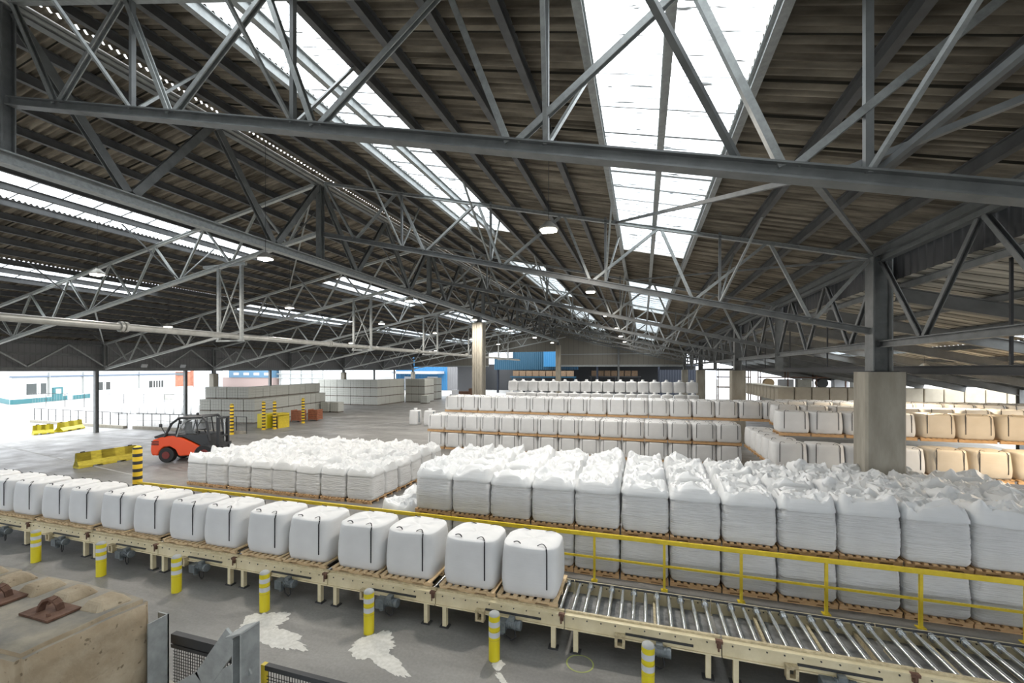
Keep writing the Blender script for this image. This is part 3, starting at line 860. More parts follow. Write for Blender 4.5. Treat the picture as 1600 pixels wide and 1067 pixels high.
def loop_bag(seed, w=1.14, d=1.02, h=1.0, na=44, big=1.0):
    so = seed * 7.3
    b = MB(); vs = []; fs = []
    NZ = 13; NR = 9
    for j in range(NZ + 1):
        t = j / NZ
        n = 7.0 - 3.6 * t ** 0.7
        prof = 0.94 + 0.06 * sin(min(1, t / 0.25) * PI / 2) + 0.025 * sin(PI * t)
        if t > 0.9: prof -= 0.006 * ((t - 0.9) / 0.1) ** 2
        for i in range(na):
            a = 2 * PI * i / na
            x, y = sup(a, n)
            r = prof + 0.010 * fb((x + so, y, t * 3), 1.7)
            vs.append((x * w / 2 * r, y * d / 2 * r, t * h * 0.965 + 0.008 * fb((x, y, so), 2)))
    for j in range(1, NR + 1):
        q = j / NR
        for i in range(na):
            a = 2 * PI * i / na
            x, y = sup(a, 3.4 - 0.9 * q)
            r = 0.985 * (1 - q) if j > 1 else 0.968
            px, py = x * w / 2 * r, y * d / 2 * r
            z = 0.978 * h + 0.03 * sin(min(1, q * 2.4) * PI / 2)
            z += 0.03 * fb((px * 3 + so, py * 3, 0), 1.2, 4) * min(1, q * 4) + 0.02 * sin(6 * a + seed) * q * (1 - q) * 4 * 0.6
            vs.append((px, py, z))
    T = NZ + NR + 1
    for j in range(T - 1):
        for i in range(na):
            k = (i + 1) % na
            fs.append((j * na + i, j * na + k, (j + 1) * na + k, (j + 1) * na + i))
    fs.append(tuple(range(na))[::-1])
    b.add(vs, fs)
    straps = []
    for ci, (sx, sy) in enumerate(((1, -1), (-1, -1), (1, 1), (-1, 1))):
        # vertical webbing near each corner, then a slack loop lying on the top
        s = MB()
        x0, y0 = sx * w * 0.33, sy * d * 0.503
        for z0, z1 in ((0.20 * h, 0.45 * h), (0.45 * h, 0.7 * h), (0.7 * h, 0.92 * h)):
            s.box((x0, y0, (z0 + z1) / 2), (0.026, 0.012, z1 - z0 + 0.01))
        s.bar((x0, y0, 0.91 * h), (x0 - sx * 0.02, y0 - sy * 0.06, 0.995 * h), 0.026, 0.01)
        pts = []
        for k in range(9):
            u = k / 8
            pts.append((x0 - sx * (0.02 + 0.20 * u), y0 - sy * (0.06 + 0.11 * sin(u * PI * 0.8)), 1.0 * h + 0.035 * sin(PI * u) + 0.012))
        if sx > 0 or big > 1:
            for p, q in zip(pts[:-1], pts[1:]): s.bar(p, q, 0.022, 0.008)
        else:
            s.v = []; s.f = []
            for p, q in zip(pts[2:-1], pts[3:]): s.bar(p, q, 0.024, 0.012)
        straps.append(s)
    return b, straps

# pallets
def pallet_parts(t, m=M_wood, lx=1.2, ly=1.0):
    b = MB()
    for k in range(8): b.box((-lx / 2 + 0.05 + k * (lx - 0.1) / 7, 0, 0.124), (0.088, ly + 0.06, 0.042))
    b.build('top_deck', m, t)
    b = MB()
    for y in (-ly / 2 + 0.05, 0, ly / 2 - 0.05): b.box((0, y, 0.011), (lx, 0.1, 0.022))
    b.build('bottom_board', m, t)
    for y in (-ly / 2 + 0.025, 0, ly / 2 - 0.025):
        a = lx / 2; q = lx / 4
        pts = [(-a, 0.022), (-q - 0.14, 0.022), (-q - 0.12, 0.05), (-q + 0.12, 0.05), (-q + 0.14, 0.022), (q - 0.14, 0.022), (q - 0.12, 0.05), (q + 0.12, 0.05), (q + 0.14, 0.022), (a, 0.022), (a, 0.102), (-a, 0.102)]
        MB().prism(pts, y - 0.025, y + 0.025).build('stringer', m, t)
def make_pallet(m=M_wood):
    t = empty('wooden_pallet', label='x', cat='pallet')
    pallet_parts(t, m)
    return t
def far_pallet(m=M_wood):
    b = MB()
    for k in range(7): b.box((-0.55 + k * 1.1 / 6, 0, 0.133), (0.11, 1.0, 0.022))
    for y in (-0.45, 0, 0.45):
        b.box((0, y, 0.011), (1.2, 0.1, 0.022)); b.box((0, y, 0.073), (1.2, 0.05, 0.098))
    o = b.build('wooden_pallet', m)
    return tag(o, 'x', 'pallet')

HIDE = []
def proto_bag_wrapped(seed, flat=False):
    t = empty('bulk_bag', label='x', cat='bulk bag')
    body, top = wrapped_bag(seed, flat=flat)
    body.build('sack', M_wrap, t, smooth=True)
    top.build('film_top', M_film, t, smooth='auto')
    return t
def proto_bag_loop(seed, nst, m=M_bag, **kw):
    t = empty('bulk_bag', label='x', cat='bulk bag')
    b, st = loop_bag(seed, **kw)
    b.build('sack', m, t, smooth=True)
    for s in st[:nst]: s.build('lifting_strap', M_strap, t)
    return t
WB = [proto_bag_wrapped(i + 1) for i in range(8)]
WF = [proto_bag_wrapped(i + 20, True) for i in range(4)]
LB = [proto_bag_loop(i + 1, 4, w=1.2, d=1.1, h=1.02) for i in range(4)]
LM = [proto_bag_loop(i + 11, 2, w=1.32, d=1.1, h=1.02, na=32, big=2) for i in range(3)]
LT = [proto_bag_loop(i + 21, 2, M_warmbag, w=1.30, d=1.15, h=1.04, na=32, big=2) for i in range(3)]
LF = [proto_bag_loop(i + 31, 0, w=1.26, d=1.1, h=1.25, na=28) for i in range(2)]
for i_, o_ in enumerate(LF):
    MB().lathe((0.05 - 0.1 * i_, 0, 1.2), [(0.42, 0), (0.3, 0.08), (0.13, 0.16), (0.2, 0.27), (0.1, 0.3)], 12).build('tied_top', M_film, o_, smooth=True)
PN = make_pallet(M_wood); PC = make_pallet(M_wood_n); PF = far_pallet(M_wood)
PROT = WB + WF + LB + LM + LT + LF + [PN, PC, PF]
KID = {o.name: kids(o) for o in PROT}
def place(p, loc, rz, label, group, sc=None):
    c = copy_tree(p, loc, rz, label, group, src=KID[p.name])
    if sc: c.scale = sc
    return c
PH = 0.146

# near stack: two layers of wrapped bags behind the yellow rail
colx = [-6.15 + 1.236 * k for k in range(13)]
rowy = [12.22 + 1.06 * k for k in range(4)]
RW = ['front row', 'second row', 'third row', 'back row']
for lv in (0, 1):
    for r, y in enumerate(rowy):
        for k, x in enumerate(([-7.39] if lv == 0 else []) + colx):
            if lv == 0 and r > 0 and k > 0 and k < 12: continue
            jx, jy = R.uniform(-.012, .012), R.uniform(-.025, .025)
            z = lv * 1.165
            side = 'upper' if lv else 'lower'
            flip = PI if R.random() < 0.5 else 0
            nmk = ORD[k] + ' from left'
            place((WF[R.randrange(4)] if lv == 0 and k > 0 else WB[R.randrange(8)]), (x + jx, y + jy, z + PH), flip, 'wrapped bulk bag, %s layer behind the yellow rail, %s, %s' % (side, RW[r], nmk), 'wrapped bags of the near stack', (1, 1, 1.0 if lv == 0 else R.uniform(1.0, 1.06)))
            if r == 0 or k == 0:
                place(PN, (x + jx, y + jy, z), 0, 'pallet under the %s bags behind the yellow rail, %s, %s' % (side, RW[r], nmk), 'pallets of the near stack')
# left block: single layer
for r in range(6):
    for k in range(8):
        x = -20.6 + 1.32 * k + R.uniform(-.015, .015); y = 15.6 + 1.08 * r + R.uniform(-.03, .03)
        rw = ['front row', 'second row', 'third row', 'fourth row', 'fifth row', 'back row'][r]
        place(WB[R.randrange(8)], (x, y, PH), PI if R.random() < .5 else 0, 'wrapped bulk bag in the low block beside the forklift, %s, %s from left' % (rw, ORD[k]), 'wrapped bags of the low block', (1.06, 0.99, R.uniform(1.03, 1.1)))
        if r == 0 or k in (0, 7):
            place(PN, (x, y, 0), 0, 'pallet under the %s of the low bag block, %s from left' % (rw, ORD[k]), 'pallets of the low block')

# conveyor bags
bx = []
for k in range(8):
    bx += [-2.31 - 2.85 * k, -3.66 - 2.85 * k]
for i, x in enumerate(bx):
    if x < -22.5: continue
    o_ = ORD[i]
    lab = 'strapped white bulk bag riding the conveyor, nearest the bare rollers' if i == 0 else 'strapped white bulk bag riding the conveyor, %s from its right end' % o_
    place(LB[i % 4], (x + R.uniform(-.01, .01), 9.12 + R.uniform(-.02, .02), 0.752 + PH * 0.75), R.uniform(-.012, .012), lab, 'bags on the conveyor', (1.03, 1.0, 1.0))
    place(PC, (x, 9.12, 0.752), 0, 'pale wooden pallet on the conveyor, %s from its right end' % o_, 'pallets on the conveyor', (1.08, 1.18, 0.75))

# strapped stack in the middle of the hall
def stack_row(protos, x0, n, pitch, y, z, lab, group, pal=True, sc=None, ph=PH):
    for k in range(n):
        x = x0 + pitch * k + R.uniform(-.02, .02)
        place(protos[R.randrange(len(protos))], (x, y + R.uniform(-.03, .03), z + (ph if pal else 0)), 0, lab if n == 1 else '%s, %s from left' % (lab, ORD[k]), group, sc)
        if pal:
            place(PF, (x, y, z), 0, 'pallet under the ' + lab.replace('strapped ', '').replace('bulk ', '') if n == 1 else 'pallet under the bags: %s, %s from left' % (group.replace('bags of the ', '').replace('bags ', ''), ORD[k]), group.replace('bags', 'pallets'), (1.08, 1.1, 1))
stack_row(LM, -14.05, 15, 1.345, 27.75, 0.0, 'strapped bulk bag, ground layer of the middle stack', 'bags of the middle stack, ground layer')
stack_row(LM, -14.05, 15, 1.345, 27.75, 1.2, 'strapped bulk bag, second layer of the middle stack', 'bags of the middle stack, second layer')
stack_row(LM, -14.05, 1, 1.345, 28.95, 0.0, 'strapped bulk bag behind the ground-layer corner of the middle stack', 'bags of the middle stack, ground layer')
stack_row(LM, -14.05, 15, 1.345, 28.95, 1.2, 'strapped bulk bag, half-hidden second row of the middle stack', 'bags of the middle stack, second row')
stack_row(LM, -13.75, 17, 1.34, 29.9, 2.4, 'strapped bulk bag, top front row of the middle stack', 'bags of the middle stack, top front row')
stack_row(LM, -13.75, 17, 1.34, 31.2, 2.4, 'strapped bulk bag, top back row of the middle stack', 'bags of the middle stack, top back row')

# rear white stack
stack_row(LF, -16.1, 17, 1.34, 53.0, 2.85, 'tufted bulk bag topmost in the rear stack before the gable', 'bags of the rear stack, top', pal=False)
stack_row(LF, -16.1, 17, 1.34, 52.0, 1.43, 'tufted white bulk bag in the second layer of the rear stack', 'bags of the rear stack, middle', pal=False)

# right stack, beside and behind the concrete column
stack_row(LM, 6.15, 4, 1.36, 21.8, 1.2, 'grey-white bulk bag in the second layer left of the concrete column', 'bags left of the big column, second layer')
for r in range(4):
    stack_row(LM, 6.15, 1, 1.36, 23.0 + 1.18 * r, 1.2, 'bulk bag on the receding edge left of the column, %s behind the corner' % ORD[r], 'bags of the receding edge')
stack_row(LM, 6.15, 4, 1.36, 21.8, 0.0, 'grey-white bulk bag in the ground layer left of the concrete column', 'bags left of the big column, ground layer')
stack_row(LM, 6.95, 4, 1.38, 24.1, 2.4, 'grey-white bulk bag in the top layer left of the concrete column', 'bags left of the big column, top layer')
stack_row(LT, 11.6, 6, 1.38, 21.8, 1.2, 'warm-lit bulk bag in the second layer right of the concrete column', 'warm-lit bags, second layer')
stack_row(LT, 12.5, 7, 1.38, 24.1, 2.4, 'warm-lit bulk bag in the top front row right of the concrete column', 'warm-lit bags, top front row')
stack_row(LM, 7.7, 11, 1.38, 27.8, 2.4, 'white bulk bag in the first row behind the warm-lit bags', 'bags behind the cream row, first')
stack_row(LM, 9.2, 11, 1.38, 31.4, 2.4, 'white bulk bag in the second row behind the warm-lit bags', 'bags behind the cream row, second')
stack_row(LM, 9.2, 11, 1.38, 32.6, 2.4, 'white bulk bag in the last row behind the warm-lit bags', 'bags behind the cream row, last')

# flat-topped cream stack far right
M_tanblk = m_bag('cream_wrapped_load', (0.46, 0.41, 0.32), (0.54, 0.49, 0.39), 0.3)
def load(name, m, w, d, h, jit=0.01):
    b = MB(); b.box((0, 0, h / 2), (w, d, h))
    return b.build(name, m, bevel=0.05)
LD = load('wrapped_load', M_tanblk, 1.3, 1.15, 1.28)
tag(LD, 'x', 'wrapped load')
for lv in range(3):
    for k in range(15):
        c = copy_tree(LD, (12.6 + 1.37 * k, 45.6, lv * 1.33 + 0.02), label='flat-topped cream load in the far right stack, %s layer, %s from left' % (['ground', 'second', 'top'][lv], ORD[k]), group='loads of the far right stack', src=[])
for k in range(9):
    copy_tree(LD, (12.6, 46.9 + 1.3 * k, 2.68), label='flat-topped cream load on the far right stack, left edge, %s behind the corner' % ORD[k], group='loads of the far right edge', src=[])

# two small open bags on the floor
for k, x in enumerate((-22.2, -20.55)):
    t = empty('small_bag', (x, 38.6, 0), label='printed white sack standing alone on the floor, %s of the pair' % ('left', 'right')[k], cat='bulk bag', group='pair of lone sacks')
    b, st = loop_bag(41 + k, w=1.0, d=1.0, h=1.45, na=28)
    b.build('sack', M_bag, t, smooth=True)
    MB().box((0.52, -0.2, 0.8), (0.02, 0.12, 1.1)).build('blue_strap', M_blue, t)
    MB().lathe((0, 0, 1.38), [(0.3, 0), (0.14, 0.12), (0.2, 0.28)], 12).build('tied_neck', M_film, t, smooth=True)

# ------------------------------------------------------------------ pale block pallets on the left
BP = MB()
BP.box((0, 0, 0.07), (1.16, 1.04, 0.135))
for k in range(4):
    for j in range(4):
        BP.box((-0.45 + 0.3 * k, 0, 0.16 + 0.30 * j + 0.14), (0.292, 1.08, 0.285))
o = BP.build('block_pack', M_pale)
o.data.materials[0] = M_blocks
o.data.materials.append(M_board)
for p_ in o.data.polygons:
    if p_.center.z < 0.15: p_.material_index = 1
tag(o, 'x', 'block pack')
BK = o
bpn = [0]
def packs(x0, nx_, y0, ny_, layers, lab, group, sc=(1, 1, 1), px=1.24, py=1.12, rz=0, lh=1.33):
    for lv in range(layers[0], layers[1]):
        for j in range(ny_):
            for i in range(nx_):
                if j > 0 and i < nx_ - 1: continue          # only the two faces the photograph shows
                ux, uy = px * (i - nx_ + 1), py * j
                c = copy_tree(BK, (x0 + px * (nx_ - 1) + ux * cos(rz) - uy * sin(rz) + R.uniform(-.01, .01), y0 + ux * sin(rz) + uy * cos(rz) + R.uniform(-.02, .02), lv * lh), rz=rz, label='%s, %s layer, %s' % (lab, ['ground', 'second', 'top'][lv], (ORD[i] + ' along the front') if j == 0 else (ORD[j] + ' along the side')), group=group, src=[])
                c.scale = sc
packs(-43.82, 4, 34.8, 12, (2, 3), 'pale block pack behind the forklift', 'block packs behind the forklift', (1, 1, 0.93), rz=radians(11), lh=1.24)
packs(-43.82, 5, 34.4, 12, (1, 2), 'pale block pack behind the forklift', 'block packs behind the forklift', (1, 1, 0.93), rz=radians(11), lh=1.24)
packs(-43.82, 5, 34.4, 12, (0, 1), 'pale block pack behind the forklift', 'block packs behind the forklift', (1, 1, 0.93), rz=radians(11), lh=1.24)
packs(-49.6, 9, 57.0, 7, (0, 3), 'pale block pack in the large middle stack', 'block packs in the middle distance')
packs(-38.2, 3, 64.6, 3, (0, 3), 'pale block pack of the stack behind the large one', 'block packs behind the large stack')
packs(-38.6, 2, 72.0, 2, (0, 3), 'pale block pack of the farthest stack', 'block packs of the farthest stack')
for k, (x, y) in enumerate(((-39.6, 46.2), (-38.2, 46.4), (-34.2, 62.6))):
    copy_tree(BK, (x, y, 0), label=['pale block pack standing alone right of the brown crates', 'pale block pack beside the lone one right of the brown crates', 'single low pale block pack in front of the farther stack'][k], group='lone block packs', src=[])

# ------------------------------------------------------------------ conveyor
def conveyor_section():
    t = empty('roller_conveyor', label='x', cat='conveyor', group='sections of the roller conveyor')
    L = 2.83
    for s, y in ((-1, 8.44), (1, 9.80)):
        b = MB()
        b.box((0, y, 0.585), (L, 0.05, 0.24))
        b.box((0, y + s * 0.0, 0.715), (L, 0.12, 0.025))
        b.box((0, y, 0.452), (L, 0.11, 0.025))
        b.build('side_rail', M_cream, t)
        b = MB()
        for k in range(10): b.tube((-1.25 + 0.27 * k, y - 0.04, 0.66), (-1.25 + 0.27 * k, y - 0.026, 0.66), 0.014, 6)
        b.build('rail_bolts', M_dark, t)
    MB().box((0.35, 8.40, 0.55), (1.2, 0.03, 0.035)).build('sensor_bar', M_dark, t)
    MB().box((0, 8.505, 0.74), (L, 0.05, 0.05)).build('edge_guide', M_cream_d, t)
    MB().box((0, 9.745, 0.75), (L, 0.03, 0.035)).build('chain_guard', M_dark, t)
    MB().b2(-L / 2 + 0.02, L / 2 - 0.02, 8.5, 9.75, 0.47, 0.485).build('drip_pan', M_pan, t)
    for x in (-1.2, 1.2):
        for y in (8.44, 9.80):
            MB().box((x, y, 0.235), (0.09, 0.1, 0.45)).build('leg', M_cream, t)
            MB().box((x, y, 0.012), (0.2, 0.16, 0.024)).build('foot_plate', M_dark, t)
    for x in (-0.62, 0.3, 1.1): MB().box((x, 9.12, 0.53), (0.05, 1.28, 0.07)).build('cross_member', M_cream_d, t)
    n = 12
    for k in range(n):
        x = -L / 2 + 0.12 + k * (L / n)
        b = MB()
        b.tube((x, 8.5, 0.705), (x, 9.73, 0.705), 0.041, 12)
        if k % 2: b.tube((x, 9.62, 0.705), (x, 9.66, 0.705), 0.07, 12); b.tube((x, 9.69, 0.705), (x, 9.72, 0.705), 0.07, 12)
        b.build('roller', M_roller, t, smooth='auto')
    m = MB()
    m.box((0.15, 8.30, 0.36), (0.2, 0.22, 0.2)); m.tube((0.25, 8.30, 0.40), (0.52, 8.30, 0.40), 0.085, 14); m.tube((0.5, 8.3, 0.40), (0.56, 8.3, 0.40), 0.095, 14)
    m.tube((0.15, 8.3, 0.18), (0.15, 8.3, 0.3), 0.055, 10); m.box((0.36, 8.3, 0.51), (0.12, 0.11, 0.07))
    for q in range(6): m.tube((0.27 + q * 0.04, 8.3, 0.40), (0.28 + q * 0.04, 8.3, 0.40), 0.098, 12)
    mo = m.build('drive_motor', M_motor, t, smooth='auto')
    MB().path([(0.42, 8.3, 0.31), (0.45, 8.28, 0.16), (0.36, 8.3, 0.08), (0.2, 8.36, 0.1), (0.1, 8.42, 0.3)], 0.014).build('motor_cable', M_black, t)
    b = MB(); b.box((-0.42, 8.36, 0.43), (0.05, 0.12, 0.22)); b.box((-0.28, 8.36, 0.43), (0.05, 0.12, 0.22)); b.box((-0.35, 8.36, 0.53), (0.19, 0.12, 0.03)); b.box((-0.35, 8.36, 0.34), (0.19, 0.12, 0.03))
    b.build('tension_bracket', M_cream_d, t)
    b = MB(); b.box((L / 2 - 0.04, 8.40, 0.66), (0.07, 0.06, 0.12)); b.box((L / 2 - 0.04, 8.39, 0.72), (0.12, 0.08, 0.05)); b.tube((L / 2 - 0.05, 8.36, 0.55), (L / 2 - 0.05, 8.36, 0.75), 0.015, 6)
    b.build('joint_clamp', M_rust, t)
    return t
cs = conveyor_section(); ck = kids(cs)
cx0 = -1.5 + 2.85 / 2
cpos = [cx0 + 2.85 * k for k in range(-8, 4)]
for i, x in enumerate(cpos):
    j = len(cpos) - 1 - i
    if j < 3: lab = 'cream roller conveyor section with bare zinc rollers, %s from the right edge' % ORD[j]
    elif x > -1.5: lab = 'cream roller conveyor section with bare zinc rollers just right of the last bag'
    else: lab = 'cream roller conveyor section under the bags, %s left of the bare rollers' % ORD[j - 4]
    if i == 0: cs.location = (x, 0, 0); cs['label'] = lab
    else: copy_tree(cs, (x, 0, 0), label=lab, src=ck)

# ------------------------------------------------------------------ bollards
bx0 = -2.75
bp = empty('bollard', label='x', cat='bollard', group='yellow bollards along the conveyor')
MB().lathe((0, 0, 0), [(0.108, 0), (0.108, 0.86)], 24).build('post', M_bolly, bp, smooth='auto')
MB().lathe((0, 0, 0.86), [(0.108, 0), (0.10, 0.03), (0.06, 0.06), (0.02, 0.07)], 24).build('cap', M_grey, bp, smooth='auto')
for z in (0.46, 0.66): MB().lathe((0, 0, z), [(0.1105, 0), (0.1105, 0.10)], 24).build('white_band', M_reflect, bp, smooth='auto')
MB().lathe((0, 0, 0.57), [(0.1115, 0), (0.1115, 0.012)], 24).lathe((0, 0, 0.40), [(0.1115, 0), (0.1115, 0.012)], 24).build('seam', M_yellow_d, bp)
bk = kids(bp)
for i in range(8):
    x = 0.08 - 2.83 * i
    lab = 'yellow bollard with two white bands before the conveyor, %s from the right' % ORD[i]
    if i == 0: bp.location = (x, 7.66, 0); bp['label'] = lab
    else: copy_tree(bp, (x, 7.76, 0), label=lab, src=bk)

# ------------------------------------------------------------------ yellow guard rail
t = empty('guard_rail', (0, 11.42, 0), label='long yellow guard rail between the conveyor and the bag stacks', cat='railing')
MB().box((-5.3, 0, 1.225), (26.6, 0.06, 0.11)).build('top_rail', M_yellow, t, bevel=0.01)
MB().box((-5.3, 0, 0.62), (26.6, 0.035, 0.05)).build('middle_rail', M_yellow, t)
x = 7.49
while x > -18.3:
    MB().box((x, 0, 0.585), (0.06, 0.06, 1.17)).box((x, 0, 0.01), (0.16, 0.14, 0.02)).build('rail_post', M_yellow, t)
    x -= 1.745

# striped poles
sp_ = empty('striped_pole', label='x', cat='pole', group='yellow and black poles')
MB().lathe((0, 0, 0), [(0.15, 0), (0.15, 2.55), (0.13, 2.58)], 24).build('pole', M_pole, sp_, smooth='auto')
MB().lathe((0, 0, 0), [(0.2, 0), (0.2, 0.03)], 20).build('base_flange', M_yellow, sp_)
MB().lathe((0, 0, 2.58), [(0.13, 0), (0.1, 0.04), (0.02, 0.06)], 20).build('cap', M_yellow, sp_, smooth='auto')
sk = kids(sp_)
for i, (x, y, lab) in enumerate(((-18.75, 11.5, 'thick yellow and black striped pole at the left end of the guard rail'), (-33.84, 27.9, 'striped pole just right of the forklift mast'), (-33.6, 30.9, 'striped pole before the yellow cabinet, left of two'), (-33.05, 31.6, 'striped pole before the yellow cabinet, right of two'), (-33.8, 35.9, 'striped pole before the brown crates'))):
    if i == 0: sp_.location = (x, y, 0); sp_['label'] = lab
    else: copy_tree(sp_, (x, y, 0), label=lab, src=sk)

# yellow cabinet with dark mouth
t = empty('yellow_cabinet', (-34.35, 32.4, 0), radians(0), 'yellow steel hood with a dark curtained mouth between striped poles', 'cabinet')
MB().b2(-0.8, 0.4, -0.8, 0.9, 0, 1.35).build('side_box', M_bolly, t, bevel=0.03)
MB().b2(0.4, 1.35, -0.4, 0.9, 1.15, 1.38).b2(1.22, 1.35, -0.4, 0.9, 0, 1.2).build('hood', M_yellow, t)
MB().b2(0.45, 1.2, -0.2, 0.85, 0.02, 1.14).build('dark_curtain', M_black, t)
for k, (x, y) in enumerate(((-35.4, 37.0), (-34.3, 38.2))):
    t = empty('slatted_crate', (x, y, 0), radians(6), 'red-brown slatted crate behind the striped pole, %s of two' % ('left', 'right')[k], 'crate', 'red-brown crates')
    t.scale = (0.75, 0.75, 0.9)
    b = MB()
    for j in range(6): b.box((0, -0.62, 0.25 + 0.21 * j), (1.5, 0.04, 0.17)); b.box((0.75, 0, 0.25 + 0.21 * j), (0.04, 1.2, 0.17)); b.box((-0.75, 0, 0.25 + 0.21 * j), (0.04, 1.2, 0.17))
    b.build('slats', M_crate, t)
    MB().box((0, 0, 0.7), (1.44, 1.16, 1.1)).build('contents', M_rust, t)
    MB().box((-0.7, -0.66, 0.7), (0.1, 0.04, 1.35)).box((0.7, -0.66, 0.7), (0.1, 0.04, 1.35)).build('corner_posts', M_crate, t)
tag(MB().lathe((-37.0, 37.9, 0), [(0.6, 0), (0.4, 0.25), (0.2, 0.5), (0.05, 0.6)], 14).build('powder_heap', M_powder, smooth=True), 'small heap of white powder left of the brown crates', 'heap')

# ------------------------------------------------------------------ concrete barriers
def barrier(name, x0, y0, x1, y1, h, label, m=M_yellow_d, w=0.55):
    L = sqrt((x1 - x0) ** 2 + (y1 - y0) ** 2)
    t = empty(name, ((x0 + x1) / 2, (y0 + y1) / 2, 0), atan2(y1 - y0, x1 - x0), label, 'barrier', 'yellow barriers')
    pr = [(-w / 2, 0), (w / 2, 0), (w / 2, 0.1), (0.13, h * 0.45), (0.08, h), (-0.08, h), (-0.13, h * 0.45), (-w / 2, 0.1)]
    b = MB()
    for a, c in ((-L / 2, -L * 0.28), (-L * 0.12, L * 0.12), (L * 0.28, L / 2)): b.prism(pr, a, c, 'X')
    pr2 = [(-w / 2, 0.08), (w / 2, 0.08), (w / 2, 0.12), (0.13, h * 0.45), (0.08, h), (-0.08, h), (-0.13, h * 0.45), (-w / 2, 0.12)]
    b.prism(pr2, -L / 2, L / 2, 'X')
    b.build('barrier_body', m, t, bevel=0.015)
    MB().box((-L / 2 + 0.3, 0, h + 0.03), (0.2, 0.04, 0.06)).box((L / 2 - 0.3, 0, h + 0.03), (0.2, 0.04, 0.06)).build('lifting_loop', M_dark, t)
barrier('concrete_barrier', -30.6, 15.7, -30.5, 18.6, 0.85, 'yellow concrete barrier standing alone on the floor left of the striped pole')
barrier('concrete_barrier', -49.75, 24.3, -51.1, 26.6, 0.85, 'long yellow barrier at the edge of the yard', M_bolly, 0.7)
barrier('concrete_barrier', -49.9, 22.7, -49.6, 23.9, 0.8, 'short yellow barrier end nearest the camera at the edge of the yard', M_bolly, 0.7)

